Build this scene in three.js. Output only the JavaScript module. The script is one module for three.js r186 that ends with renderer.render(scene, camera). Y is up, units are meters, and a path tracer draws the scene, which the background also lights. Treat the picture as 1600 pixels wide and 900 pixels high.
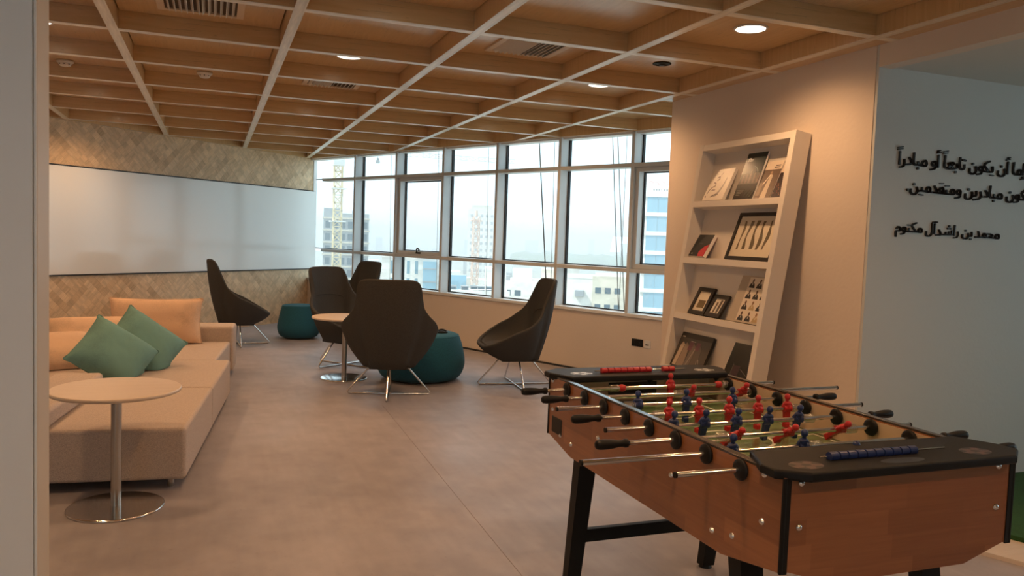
import * as THREE from 'three';
import { RoundedBoxGeometry } from 'three/addons/geometries/RoundedBoxGeometry.js';
import { mergeGeometries, mergeVertices } from 'three/addons/utils/BufferGeometryUtils.js';
import { RectAreaLightUniformsLib } from 'three/addons/lights/RectAreaLightUniformsLib.js';

// ------------------------------------------------------------------ camera, sky, sun, exposure
const scene = new THREE.Scene();
const R = (d) => d * Math.PI / 180;
const camera = new THREE.PerspectiveCamera(2 * Math.atan(450 / 1240) * 180 / Math.PI, 16 / 9, 0.05, 4000);
camera.position.set(0, 1.45, 0);
camera.rotation.set(R(-3.556), R(-20.74), R(2.064), 'YXZ');
scene.background = new THREE.Color().setRGB(1.38, 1.66, 1.82);
const sun = new THREE.DirectionalLight(new THREE.Color(1, 0.93, 0.82), 6.0);
sun.position.set(-130, 170, -66); sun.target.position.set(0, 0, -60); sun.name = 'sun';
sun.castShadow = true; sun.shadow.mapSize.set(4096, 4096);
Object.assign(sun.shadow.camera, { left: -400, right: 400, top: 400, bottom: -400, near: 1, far: 900 });
scene.add(sun, sun.target); sun.target.name = 'sun_aim';
RectAreaLightUniformsLib.init();
const renderer = new THREE.WebGLRenderer({ antialias: true });
renderer.toneMapping = THREE.LinearToneMapping;
renderer.toneMappingExposure = 1.13;
renderer.shadowMap.enabled = true;
const LAMP = 6.6;                                          // candela of one downlight
const HAZE = 0.001;                                      // of the air over the city
const LAMP_COLOR = new THREE.Color(1, 0.56, 0.27);

// ------------------------------------------------------------------ helpers
let seed = 7;
const rnd = () => { seed = (seed + 0x6D2B79F5) | 0; let t = Math.imul(seed ^ (seed >>> 15), 1 | seed); t = (t + Math.imul(t ^ (t >>> 7), 61 | t)) ^ t; return ((t ^ (t >>> 14)) >>> 0) / 4294967296; };
const rr = (a, b) => a + (b - a) * rnd();
const V = (x, y, z) => new THREE.Vector3(x, y, z);
const V2 = (x, y) => new THREE.Vector2(x, y);
const used = {};
function numbered(n) { used[n] = (used[n] ?? -1) + 1; return used[n] ? n + '_' + String(used[n]).padStart(3, '0') : n; }
function mesh(name, geo, mat, parent = scene) {
  const o = new THREE.Mesh(geo, mat); o.name = parent === scene ? numbered(name) : name;
  o.castShadow = o.receiveShadow = true; parent.add(o); return o;
}
function tag(o, label, category, group) { Object.assign(o.userData, { label, category }); if (group) o.userData.group = group; return o; }
function thing(name, label, category, p = [0, 0, 0], turn = 0, group) {
  const o = new THREE.Group(); o.name = numbered(name); o.position.set(...p); o.rotation.y = turn; scene.add(o);
  return tag(o, label, category, group);
}
function struct(o, label, category) { o.userData.kind = 'structure'; if (label) o.userData.label = label; if (category) o.userData.category = category; return o; }
function sgroup(name, p = [0, 0, 0], turn = 0) { const o = new THREE.Group(); o.name = numbered(name); o.position.set(...p); o.rotation.y = turn; scene.add(o); return struct(o); }
function tf(g, p = [0, 0, 0], r = [0, 0, 0], s = [1, 1, 1]) {
  g.applyMatrix4(new THREE.Matrix4().compose(V(...p), new THREE.Quaternion().setFromEuler(new THREE.Euler(...r)), V(...s))); return g;
}
function clean(g) { const n = g.index ? g.toNonIndexed() : g; for (const k of Object.keys(n.attributes)) if (!['position', 'normal', 'uv'].includes(k)) n.deleteAttribute(k); if (!n.attributes.uv) n.setAttribute('uv', new THREE.BufferAttribute(new Float32Array(n.attributes.position.count * 2), 2)); return n; }
const merge = (...l) => mergeGeometries(l.flat().map(clean));
// box by its bounds, uv in metres
function bx(x0, x1, y0, y1, z0, z1, r = 0) {
  const w = Math.abs(x1 - x0), h = Math.abs(y1 - y0), d = Math.abs(z1 - z0);
  const g = r ? new RoundedBoxGeometry(w, h, d, 2, Math.min(r, w / 2.01, h / 2.01, d / 2.01)) : new THREE.BoxGeometry(w, h, d);
  return uvm(g.translate((x0 + x1) / 2, (y0 + y1) / 2, (z0 + z1) / 2));
}
function uvm(g, grain = 0, off = [0, 0]) {     // box-projected uv in metres; grain 1 swaps u and v
  const n = g.index ? g.toNonIndexed() : g, p = n.attributes.position, m = n.attributes.normal, uv = new Float32Array(p.count * 2);
  for (let i = 0; i < p.count; i++) {
    const ax = Math.abs(m.getX(i)), ay = Math.abs(m.getY(i)), az = Math.abs(m.getZ(i)); let u, v;
    if (ax >= ay && ax >= az) { u = p.getZ(i); v = p.getY(i); } else if (ay >= az) { u = p.getX(i); v = p.getZ(i); } else { u = p.getX(i); v = p.getY(i); }
    if (grain) [u, v] = [v, u];
    uv[2 * i] = u + off[0]; uv[2 * i + 1] = v + off[1];
  }
  n.setAttribute('uv', new THREE.BufferAttribute(uv, 2)); return n;
}
const cyl = (r0, r1, h, n = 24, open = false) => new THREE.CylinderGeometry(r0, r1, h, n, 1, open);
function tube(pts, r, n = 8, seg = 0, closed = false, tension = 0.5) {
  const c = new THREE.CatmullRomCurve3(pts.map((p) => V(...p)), closed, 'catmullrom', tension);
  return new THREE.TubeGeometry(c, seg || pts.length * 8, r, n, closed);
}
function rodPath(pts, r, bend = 0.03, n = 8) {  // bent rod: straight runs with rounded corners
  const path = new THREE.CurvePath(); let a = V(...pts[0]);
  for (let i = 1; i < pts.length; i++) {
    const b = V(...pts[i]);
    if (i === pts.length - 1) { path.add(new THREE.LineCurve3(a, b)); break; }
    const c = V(...pts[i + 1]), d0 = b.clone().sub(a).normalize(), d1 = c.clone().sub(b).normalize();
    const p = b.clone().addScaledVector(d0, -bend), q = b.clone().addScaledVector(d1, bend);
    path.add(new THREE.LineCurve3(a, p)); path.add(new THREE.QuadraticBezierCurve3(p, b, q)); a = q;
  }
  return new THREE.TubeGeometry(path, 16 * pts.length, r, n);
}
const lathe = (pts, n = 40) => new THREE.LatheGeometry(pts.map((p) => V2(...p)), n);
function clip(poly, a, b, c) {                  // keep a*x + b*y <= c
  const out = [];
  for (let i = 0; i < poly.length; i++) {
    const p = poly[i], q = poly[(i + 1) % poly.length], dp = a * p[0] + b * p[1] - c, dq = a * q[0] + b * q[1] - c;
    if (dp <= 0) out.push(p);
    if ((dp < 0 && dq > 0) || (dp > 0 && dq < 0)) { const t = dp / (dp - dq); out.push([p[0] + t * (q[0] - p[0]), p[1] + t * (q[1] - p[1])]); }
  }
  return out;
}
const area = (p) => Math.abs(p.reduce((s, a, i) => { const b = p[(i + 1) % p.length]; return s + a[0] * b[1] - a[1] * b[0]; }, 0)) / 2;
function slab(poly, y0, y1) {                   // a flat plate from a plan outline [x, z]
  const s = new THREE.Shape(poly.map((p) => V2(p[0], -p[1])));
  return uvm(new THREE.ExtrudeGeometry(s, { depth: y1 - y0, bevelEnabled: false }).rotateX(-Math.PI / 2).translate(0, y0, 0));
}

// ------------------------------------------------------------------ procedural textures
const P = new Uint8Array(512); { const a = [...Array(256).keys()]; for (let i = 255; i > 0; i--) { const j = Math.floor(rnd() * (i + 1)); [a[i], a[j]] = [a[j], a[i]]; } for (let i = 0; i < 512; i++) P[i] = a[i & 255]; }
function vn(x, y, px, py) {                      // value noise, periodic
  const xi = Math.floor(x), yi = Math.floor(y), f = x - xi, g = y - yi, u = f * f * (3 - 2 * f), v = g * g * (3 - 2 * g);
  const h = (i, j) => P[P[((i % px) + px) % px & 255] + (((j % py) + py) % py & 255)] / 255;
  return (h(xi, yi) * (1 - u) + h(xi + 1, yi) * u) * (1 - v) + (h(xi, yi + 1) * (1 - u) + h(xi + 1, yi + 1) * u) * v;
}
function fbm(u, v, fx, fy, oct = 4) { let s = 0, a = 0.5, n = 0; for (let o = 0; o < oct; o++) { s += a * vn(u * fx, v * fy, fx, fy); n += a; a *= 0.5; fx *= 2; fy *= 2; } return s / n; }
function tex(w, h, fn, size = 1, srgb = true) {   // fn(u, v) -> [r, g, b] 0..1 ; size = metres per repeat
  const d = new Uint8Array(w * h * 4);
  for (let j = 0; j < h; j++) for (let i = 0; i < w; i++) { const c = fn(i / w, j / h), k = 4 * (j * w + i); d[k] = 255 * Math.min(1, Math.max(0, c[0])); d[k + 1] = 255 * Math.min(1, Math.max(0, c[1])); d[k + 2] = 255 * Math.min(1, Math.max(0, c[2])); d[k + 3] = 255; }
  const t = new THREE.DataTexture(d, w, h); t.wrapS = t.wrapT = THREE.RepeatWrapping; t.magFilter = THREE.LinearFilter; t.minFilter = THREE.LinearMipmapLinearFilter; t.generateMipmaps = true;
  if (srgb) t.colorSpace = THREE.SRGBColorSpace; t.repeat.set(1 / size, 1 / size); t.needsUpdate = true; return t;
}
const mixc = (a, b, t) => a.map((x, i) => x + (b[i] - x) * t);
const std = (o) => new THREE.MeshStandardMaterial(o);
const phy = (o) => new THREE.MeshPhysicalMaterial(o);
const lin = (r, g, b) => new THREE.Color().setRGB(r, g, b);

const floorTex = tex(1024, 1024, (u, v) => {
  const a = fbm(u, v, 3, 3, 5), b = fbm(u + 0.37, v + 0.11, 24, 24, 4), s = fbm(u, v, 90, 12, 3), sp = vn(u * 300, v * 300, 300, 300);
  const k = 0.55 * a + 0.3 * b + 0.15 * s; let c = mixc([0.52, 0.505, 0.525], [0.69, 0.67, 0.69], k * 1.6 - 0.3);
  if (sp > 0.965) c = c.map((x) => x * 0.82); return c;
}, 3.1);
const floorRough = tex(512, 512, (u, v) => { const k = 0.36 + 0.22 * fbm(u, v, 6, 6, 5); return [k, k, k]; }, 2.3, false);
const plyTex = tex(512, 1024, (u, v) => {          // birch plywood, grain along v
  const w = fbm(u, v, 4, 2, 3), g = fbm(u + 0.08 * w, v, 60, 3, 4), f = fbm(u, v, 200, 8, 2);
  let c = mixc([0.79, 0.64, 0.465], [0.91, 0.79, 0.625], 0.5 * g + 0.3 * w + 0.2 * f); if (f > 0.78) c = c.map((x) => x * 0.9); return c;
}, 1.0);
const foosTex = tex(1024, 1024, (u, v) => {         // cherry laminate staves, grain along u
  const row = Math.floor(v * 16), off = P[row] / 255, col = Math.floor((u + off) * 4), id = P[(row * 7 + (((col % 4) + 4) % 4) * 31) & 255] / 255;
  const g = fbm(u + 0.13 * row, v, 5, 120, 4), f = fbm(u, v, 16, 300, 2);
  return mixc([0.47, 0.285, 0.17], [0.66, 0.43, 0.27], 0.5 * id + 0.35 * g + 0.15 * f);
}, 1.1);
const fabricBump = tex(256, 256, (u, v) => { const k = 0.5 + 0.25 * Math.sin(u * Math.PI * 2 * 64) * Math.sin(v * Math.PI * 2 * 64) + 0.25 * (vn(u * 128, v * 128, 128, 128) - 0.5); return [k, k, k]; }, 0.18, false);
const feltTex = tex(512, 512, (u, v) => { const k = 0.78 + 0.30 * fbm(u, v, 128, 128, 2); return [k, k, k]; }, 0.35);
const velvetTex = tex(512, 512, (u, v) => { const k = 0.8 + 0.3 * fbm(u, v, 5, 5, 4) + 0.08 * vn(u * 200, v * 200, 200, 200); return [k, k, k]; }, 0.7);
const plasterBump = tex(512, 512, (u, v) => { const k = fbm(u, v, 40, 40, 4); return [k, k, k]; }, 0.8, false);
const tileTex = tex(256, 512, (u, v) => { const g = fbm(u, v, 24, 2, 4), f = fbm(u, v, 90, 5, 2); const k = 0.78 + 0.18 * g + 0.10 * f; return [k, k * 0.985, k * 0.96]; }, 0.5);
const tableTopTex = tex(512, 512, (u, v) => { const g = fbm(u, v, 3, 40, 4), f = fbm(u, v, 6, 160, 2); return mixc([0.84, 0.765, 0.685], [0.90, 0.835, 0.765], 0.6 * g + 0.4 * f); }, 0.8);
const turfTex = tex(512, 512, (u, v) => { const k = vn(u * 200, v * 200, 200, 200), m = fbm(u, v, 6, 6, 3); return mixc([0.10, 0.22, 0.10], [0.22, 0.42, 0.19], 0.6 * k + 0.4 * m); }, 0.5);
const facadeTex = tex(256, 256, (u, v) => { const k = 0.86 + 0.18 * fbm(u, v, 6, 12, 4); return [k, k, k]; }, 8);

const M = {
  floor: std({ map: floorTex, roughnessMap: floorRough, roughness: 1, bumpMap: floorRough, bumpScale: 0.0012 }),
  plaster: std({ color: lin(0.74, 0.64, 0.54), roughness: 0.82, bumpMap: plasterBump, bumpScale: 0.0008 }),
  paint: std({ color: lin(0.60, 0.61, 0.575), roughness: 0.7, bumpMap: plasterBump, bumpScale: 0.0008 }),
  pillar: std({ color: lin(0.76, 0.75, 0.72), roughness: 0.42, bumpMap: plasterBump, bumpScale: 0.0004 }),
  pillarEdge: std({ color: lin(0.60, 0.55, 0.48), roughness: 0.5 }),
  dark: std({ color: lin(0.02, 0.018, 0.016), roughness: 0.7 }),
  ply: phy({ map: plyTex, color: lin(0.94, 0.92, 0.80), roughness: 0.34, clearcoat: 0.6, clearcoatRoughness: 0.2 }),
  plyPaintedLight: phy({ map: tileTex, color: lin(0.98, 0.93, 0.80), roughness: 0.34, clearcoat: 0.4, clearcoatRoughness: 0.25 }),  // paler than the ply: window light on beam undersides put into the colour
  board: phy({ color: lin(0.84, 0.865, 0.855), roughness: 0.16, clearcoat: 0.6, clearcoatRoughness: 0.12 }),
  blackTrim: std({ color: lin(0.015, 0.015, 0.016), roughness: 0.45 }),
  alu: std({ color: lin(0.64, 0.67, 0.68), roughness: 0.38 }),
  gasket: std({ color: lin(0.008, 0.008, 0.009), roughness: 0.6 }),
  sill: std({ color: lin(0.80, 0.82, 0.82), roughness: 0.35 }),
  pictureGlass: phy({ color: lin(1, 1, 0.99), roughness: 0, transmission: 1, thickness: 0, ior: 1.5 }),
  glass: phy({ color: lin(0.93, 0.975, 0.98), roughness: 0, transmission: 1, thickness: 0, ior: 1.5 }),
  chrome: std({ color: lin(0.78, 0.77, 0.75), roughness: 0.12, metalness: 1 }),
  steel: std({ color: lin(0.50, 0.48, 0.45), roughness: 0.26, metalness: 1 }),
  charcoal: phy({ specularIntensity: 0.35, color: lin(0.070, 0.068, 0.064), map: feltTex, roughness: 0.95, bumpMap: fabricBump, bumpScale: 0.0012 }),
  teal: std({ color: lin(0.006, 0.105, 0.165), map: feltTex, roughness: 0.92, bumpMap: fabricBump, bumpScale: 0.001 }),
  sofa: std({ color: lin(0.59, 0.495, 0.43), map: feltTex, roughness: 0.9, bumpMap: fabricBump, bumpScale: 0.0008 }),
  peach: std({ color: lin(0.74, 0.52, 0.36), map: velvetTex, roughness: 0.9, bumpMap: fabricBump, bumpScale: 0.0006 }),
  green: phy({ color: lin(0.15, 0.33, 0.31), map: velvetTex, roughness: 0.8, sheen: 0.6, sheenRoughness: 0.4, sheenColor: lin(0.3, 0.5, 0.46) }),
  blue: phy({ color: lin(0.05, 0.22, 0.27), map: velvetTex, roughness: 0.8, sheen: 0.5, sheenRoughness: 0.4, sheenColor: lin(0.2, 0.45, 0.5) }),
  tableTop: phy({ map: tableTopTex, roughness: 0.35, clearcoat: 0.3, clearcoatRoughness: 0.25 }),
  shelf: std({ color: lin(0.76, 0.70, 0.62), roughness: 0.5 }),
  foos: phy({ map: foosTex, roughness: 0.34, clearcoat: 0.35, clearcoatRoughness: 0.2 }),
  foosIn: std({ color: lin(0.62, 0.47, 0.33), roughness: 0.4 }),
  plastic: phy({ color: lin(0.009, 0.009, 0.009), roughness: 0.5, specularIntensity: 0.4 }),
  rubber: phy({ color: lin(0.007, 0.007, 0.0075), roughness: 0.45, specularIntensity: 0.5 }),
  red: std({ color: lin(0.46, 0.018, 0.022), roughness: 0.35 }),
  navy: std({ color: lin(0.012, 0.028, 0.12), roughness: 0.35 }),
  paper: std({ color: lin(0.78, 0.74, 0.68), roughness: 0.6 }),
  blackFrame: std({ color: lin(0.016, 0.012, 0.010), roughness: 0.4 }),
  turf: std({ map: turfTex, roughness: 1, bumpMap: turfTex, bumpScale: 0.006 }),
  white: std({ color: lin(0.74, 0.72, 0.68), roughness: 0.4 }),
  lamp: std({ color: lin(0.9, 0.9, 0.9), emissive: new THREE.Color(1, 0.86, 0.70), emissiveIntensity: 3.0, roughness: 0.5 }),
  letter: std({ color: lin(0.012, 0.012, 0.012), roughness: 0.45 }),
};

// ------------------------------------------------------------------ the room
const WIN = [3.056, 0, -9.843], WTURN = R(-65.46), LEFT = [0.827, 0, -12.746], LTURN = R(43.12);
const tW = Math.tan(R(24.54)), tL = Math.tan(R(46.88));
// half planes of the plan, a*x + b*z <= c : window line and left wall line
const HW = [Math.cos(R(24.54)), -Math.sin(R(24.54)), Math.cos(R(24.54)) * 3.056 + Math.sin(R(24.54)) * 9.843];
const HL = [-Math.cos(R(46.88)), -Math.sin(R(46.88)), -Math.cos(R(46.88)) * 0.827 + Math.sin(R(46.88)) * 12.746];
const XR = 3.564, ZE = -5.80, ZT = -3.60, XA = -4.5, XB = 6.5, ZB = 3.5;
const inRoom = (poly, m = 0) => clip(clip(poly, HW[0], HW[1], HW[2] - m), HL[0], HL[1], HL[2] - m);

const floor = struct(mesh('floor', slab(inRoom([[XA, ZB], [XB, ZB], [XB, -15], [XA, -15]], -0.4), -0.12, 0), M.floor), 'beige-grey mottled floor of the lounge', 'floor');
{ // joint in the floor covering
  const s = mesh('joint', slab([[1.262, -3.0], [1.264, -3.0], [1.364, -6.6], [1.362, -6.6]], 0, 0.0008), std({ color: lin(0.20, 0.165, 0.14), roughness: 0.8 }), floor);
  s.userData.label = 'thin joint line in the floor covering';
}

// --- window wall: a dado, a sill, three rows of glazing between deep mullions
const wallFar = sgroup('wall_far', WIN, WTURN); struct(wallFar, 'beige plaster wall below the window band', 'wall');
mesh('dado', bx(-3.95, 4.75, -0.1, 0.665, -0.17, 0), M.plaster, wallFar);
mesh('lintel', bx(-3.95, 4.75, 2.625, 3.0, -0.17, 0), M.plaster, wallFar);
mesh('jamb', bx(4.3, 4.75, 0.665, 2.625, -0.26, -0.02), M.plaster, wallFar);
const skirt = sgroup('baseboard_far', WIN, WTURN); struct(skirt, 'thin black skirting strip under the window wall', 'skirting');
mesh('strip', bx(-3.8, 4.44, 0, 0.022, 0, 0.008), M.blackTrim, skirt);
const win = sgroup('window_1', WIN, WTURN); struct(win, 'long band of windows in grey aluminium frames', 'window');
mesh('sill', bx(-3.88, 4.4, 0.665, 0.70, -0.17, 0.018, 0.004), M.sill, win);
const MS = [...Array(8).keys()].map((k) => -3.605 + 1.032 * k);          // left edge of each mullion
const YT = [[0.70, 1.135], [1.178, 2.252], [2.295, 2.625]];
for (const s of MS.slice(1)) {
  mesh('mullion', bx(s, s + 0.042, 0.70, 2.625, -0.17, 0, 0.003), M.alu, win);
  mesh('gasket', bx(s + 0.042, s + 0.058, 0.70, 2.625, -0.17, -0.135), M.gasket, win);
  mesh('gasket', bx(s - 0.016, s, 0.70, 2.625, -0.17, -0.135), M.gasket, win);
}
for (const [y0, y1] of [[1.135, 1.178], [2.252, 2.295]]) for (let k = 0; k < 7; k++) mesh('transom', bx(k ? MS[k] + 0.042 : -3.46, MS[k + 1], y0, y1, -0.17, -0.002, 0.003), M.alu, win);
mesh('head', bx(-3.86, 4.3, 2.605, 2.625, -0.17, -0.03), M.sill, win);
for (let k = 0; k < 7; k++) YT.forEach(([y0, y1], row) => {
  mesh('pane', bx(k ? MS[k] + 0.042 : -3.9, MS[k + 1], y0, y1, -0.158, -0.152), M.glass, win);
  mesh('bottom_bead', bx(k ? MS[k] + 0.058 : -3.86, MS[k + 1] - 0.016, y0, y0 + 0.012, -0.17, -0.14), M.gasket, win);
  if (row === 1 && (k === 2 || k === 6)) {                               // opening sash
    const a = MS[k] + 0.045, b = MS[k + 1] - 0.003, f = 0.045, c = y0 + 0.003, d = y1 - 0.003;
    const s = mesh('sash', merge(bx(a, a + f, c, d, -0.15, -0.035), bx(b - f, b, c, d, -0.15, -0.035), bx(a + f, b - f, c, c + f, -0.15, -0.035), bx(a + f, b - f, d - f, d, -0.15, -0.035)), M.alu, win);
    mesh('gasket', merge(bx(a + f, a + f + 0.012, c + f, d - f, -0.15, -0.12), bx(b - f - 0.012, b - f, c + f, d - f, -0.15, -0.12), bx(a + f, b - f, c + f, c + f + 0.012, -0.15, -0.12), bx(a + f, b - f, d - f - 0.012, d - f, -0.15, -0.12)), M.gasket, s);
    const m = (a + b) / 2;
    mesh('handle', merge(bx(m - 0.05, m + 0.05, c + 0.012, c + 0.036, -0.035, -0.022, 0.004), tube([[m - 0.02, c + 0.03, -0.02], [m - 0.01, c + 0.075, -0.012], [m + 0.02, c + 0.085, -0.008], [m + 0.05, c + 0.065, -0.006]], 0.011, 8, 20)), M.dark, s);
  }
});
// sockets on the dado
const sk = thing('power_socket', 'black double wall socket low on the wall under the window', 'socket', [0, 0, 0]);
sk.position.set(WIN[0], 0, WIN[2]); sk.rotation.y = WTURN;
mesh('plate', bx(2.705, 2.85, 0.362, 0.442, 0, 0.009, 0.004), M.plastic, sk);
for (const x of [2.742, 2.812]) { mesh('switch', bx(x - 0.009, x + 0.009, 0.418, 0.432, 0.009, 0.013, 0.002), M.rubber, sk); mesh('outlet', merge(bx(x - 0.004, x + 0.004, 0.398, 0.409, 0.009, 0.0105), bx(x - 0.014, x - 0.006, 0.379, 0.384, 0.009, 0.0105), bx(x + 0.006, x + 0.014, 0.379, 0.384, 0.009, 0.0105)), M.dark, sk); }
const dk = thing('data_socket', 'white square data outlet beside the black wall socket', 'socket', [0, 0, 0]);
dk.position.set(WIN[0], 0, WIN[2]); dk.rotation.y = WTURN;
mesh('plate', bx(2.866, 2.944, 0.356, 0.438, 0, 0.008, 0.004), M.white, dk);
for (const x of [2.893, 2.917]) mesh('port', bx(x - 0.008, x + 0.008, 0.385, 0.40, 0.008, 0.0095), M.dark, dk);

// --- left wall: herringbone timber with a long white board let into it
const wallLeft = sgroup('wall_left', LEFT, LTURN); struct(wallLeft, 'wall clad in herringbone timber above and below a white board', 'wall');
mesh('backing', bx(-7.4, 1.035, -0.1, 3.0, -0.3, -0.012), std({ color: lin(0.16, 0.11, 0.07), roughness: 0.8 }), wallLeft);
mesh('white_return', merge(bx(0.956, 1.033, 0, 0.845, -0.012, 0.018), bx(0.956, 1.033, 2.103, 2.76, -0.012, 0.018)), M.board, wallLeft);
mesh('plain_cladding', merge(bx(-7.4, -4.0, 0, 0.83, -0.012, 0.006), bx(-7.4, -4.0, 2.118, 2.76, -0.012, 0.006)), M.ply, wallLeft);
{
  const tones = [[0.87, 0.67, 0.44], [0.82, 0.62, 0.40], [0.92, 0.72, 0.49], [0.84, 0.64, 0.42], [0.90, 0.70, 0.47], [0.74, 0.55, 0.35]].map((c) => std({ color: lin(...c), map: tileTex, roughness: 0.55 }));
  const W = 0.078, n = 4, c45 = Math.SQRT1_2, pieces = [];
  for (const [y0, y1] of [[0.0, 0.83], [2.118, 2.70]])
    for (let i = -60; i < 60; i++) for (let j = -20; j < 20; j++) for (const kind of [0, 1]) {
      const ox = i + n * j, oy = i - n * j, r = kind ? [ox, ox + 1, oy + 1, oy + 1 + n] : [ox, ox + n, oy, oy + 1], g = 0.005;
      let q = [[r[0] + g, r[2] + g], [r[1] - g, r[2] + g], [r[1] - g, r[3] - g], [r[0] + g, r[3] - g]].map(([a, b]) => [(a - b) * c45 * W - 1.5, (a + b) * c45 * W + 1.0]);
      if (q.every((p) => p[0] < -4.0) || q.every((p) => p[0] > 0.955) || q.every((p) => p[1] < y0) || q.every((p) => p[1] > y1)) continue;
      const full = area(q);
      q = clip(clip(clip(clip(q, -1, 0, 4.0), 1, 0, 0.955), 0, -1, -y0), 0, 1, y1);
      if (q.length < 3 || area(q) < 0.0004) continue;
      pieces.push({ q, kind, a: area(q), whole: q.length === 4 && area(q) > full * 0.99999 });
    }
  pieces.sort((a, b) => b.a - a.a);
  const shared = {}, rest = [];
  pieces.forEach((p, i) => {
    const t = Math.floor(rnd() * tones.length), z = rr(0, 0.002);
    const make = (q) => { const s = new THREE.Shape(q.map((v) => V2(...v))); const g = uvm(new THREE.ExtrudeGeometry(s, { depth: 0.012, bevelEnabled: false })); const uv = g.attributes.uv, a = p.kind ? -0.785 : 0.785; for (let k = 0; k < uv.count; k++) { const x = uv.getX(k), y = uv.getY(k); uv.setXY(k, x * Math.cos(a) + y * Math.sin(a) + i * 0.137, -x * Math.sin(a) + y * Math.cos(a)); } return g; };
    if (i >= 300) { rest.push(make(p.q).translate(0, 0, -0.008 + z)); return; }
    let g, c = [0, 0];
    if (p.whole) { c = [p.q.reduce((s, v) => s + v[0], 0) / 4, p.q.reduce((s, v) => s + v[1], 0) / 4]; const key = p.kind * 8 + (i % 5); g = shared[key] ??= make(p.q.map((v) => [v[0] - c[0], v[1] - c[1]])); } else g = make(p.q);
    const o = mesh('wood_tile', g, tones[t], wallLeft); o.position.set(c[0], c[1], -0.008 + z);
  });
  if (rest.length) { const o = mesh('wood_tile_offcuts', merge(rest), tones[3], wallLeft); o.userData.kind = 'stuff'; }
}
const wb = thing('whiteboard', 'long glossy white writing board set into the herringbone timber wall', 'whiteboard', LEFT, LTURN);
mesh('board_panel', bx(-7.2, 1.033, 0.846, 2.102, -0.011, 0.02, 0.003), M.board, wb);
mesh('edge_strip', bx(-7.2, 0.955, 0.832, 0.846, -0.011, 0.024), M.blackTrim, wb);
mesh('edge_strip', bx(-7.2, 0.955, 2.102, 2.116, -0.011, 0.024), M.blackTrim, wb);

// --- right: a thick wall block whose end face carries the lettering
const wallRight = struct(mesh('wall_right', bx(XR, XB + 0.2, -0.1, 3.0, ZE, ZT - 0.02), M.plaster), 'beige plaster wall behind the leaning bookshelf', 'wall');
mesh('lettering_wall', bx(XR + 0.004, XB + 0.2, 0, 2.76, ZT - 0.02, ZT), M.paint, wallRight).userData.label = 'grey-white painted face that carries the lettering';
const bulk = struct(mesh('trim_1', bx(XR, XR + 0.10, 2.508, 2.76, ZT, ZB), M.plaster), 'plaster bulkhead between timber ceiling and alcove', 'bulkhead');
struct(mesh('ceiling', bx(XR + 0.10, XB + 0.2, 2.515, 2.76, ZT, ZB), M.paint), 'plain painted alcove ceiling', 'ceiling');
// walls out of the frame, with the window that lights the alcove
struct(mesh('wall_side', bx(XA - 0.2, XA, -0.1, 3.0, -8.4, ZB + 0.2), M.plaster), 'plain plaster side wall', 'wall');
struct(mesh('wall_back', merge(bx(XA - 0.2, XB + 0.2, -0.1, 0.5, ZB, ZB + 0.2), bx(XA - 0.2, XB + 0.2, 2.4, 3.0, ZB, ZB + 0.2), bx(XA - 0.2, -4.3, 0.5, 2.4, ZB, ZB + 0.2), bx(-0.31, XB + 0.2, 0.5, 2.4, ZB, ZB + 0.2)), M.plaster), 'plain plaster back wall', 'wall');
struct(mesh('wall_alcove', merge(bx(XB, XB + 0.2, -0.1, 0.5, ZT, ZB), bx(XB, XB + 0.2, 2.4, 3.0, ZT, ZB), bx(XB, XB + 0.2, 0.5, 2.4, ZT, -2.6), bx(XB, XB + 0.2, 0.5, 2.4, 0.416, ZB)), M.plaster), 'plaster alcove wall round its window', 'wall');
{
  const w2 = sgroup('window_2'); struct(w2, 'alcove window in grey frames', 'window');
  for (let k = 0; k < 4; k++) mesh('mullion', bx(XB + 0.02, XB + 0.12, 0.5, 2.4, -2.6 + k * 0.992, -2.56 + k * 0.992), M.alu, w2);
  for (let k = 0; k < 3; k++) mesh('pane', bx(XB + 0.06, XB + 0.066, 0.5, 2.4, -2.56 + k * 0.992, -1.608 + k * 0.992), M.glass, w2);
}
{  // unseen back window, added to throw cool daylight on the pillar
  const w3 = sgroup('window_3'); struct(w3, 'unseen window in grey frames, added behind the viewer for cool light', 'window');
  for (let k = 0; k < 5; k++) mesh('mullion', bx(-4.3 + k * 0.987, -4.26 + k * 0.987, 0.5, 2.4, ZB + 0.02, ZB + 0.12), M.alu, w3);
  for (let k = 0; k < 4; k++) mesh('pane', bx(-4.26 + k * 0.987, -3.313 + k * 0.987, 0.5, 2.4, ZB + 0.06, ZB + 0.066), M.glass, w3);
}
// the pillar at the near left
const pil = sgroup('wall_pillar'); struct(pil, 'pale painted pillar beside the lounge', 'pillar');
mesh('face', bx(-1.2, -0.3685, -0.05, 2.76, -2.13, -2.0, 0.002), M.pillar, pil);
mesh('corner_strip', bx(-0.3665, -0.3615, -0.05, 2.76, -2.06, -2.0, 0.001), M.pillar, pil);
mesh('edge_lining', bx(-0.40, -0.3605, -0.05, 2.76, -2.138, -2.004, 0.002), M.pillarEdge, pil);

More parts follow.
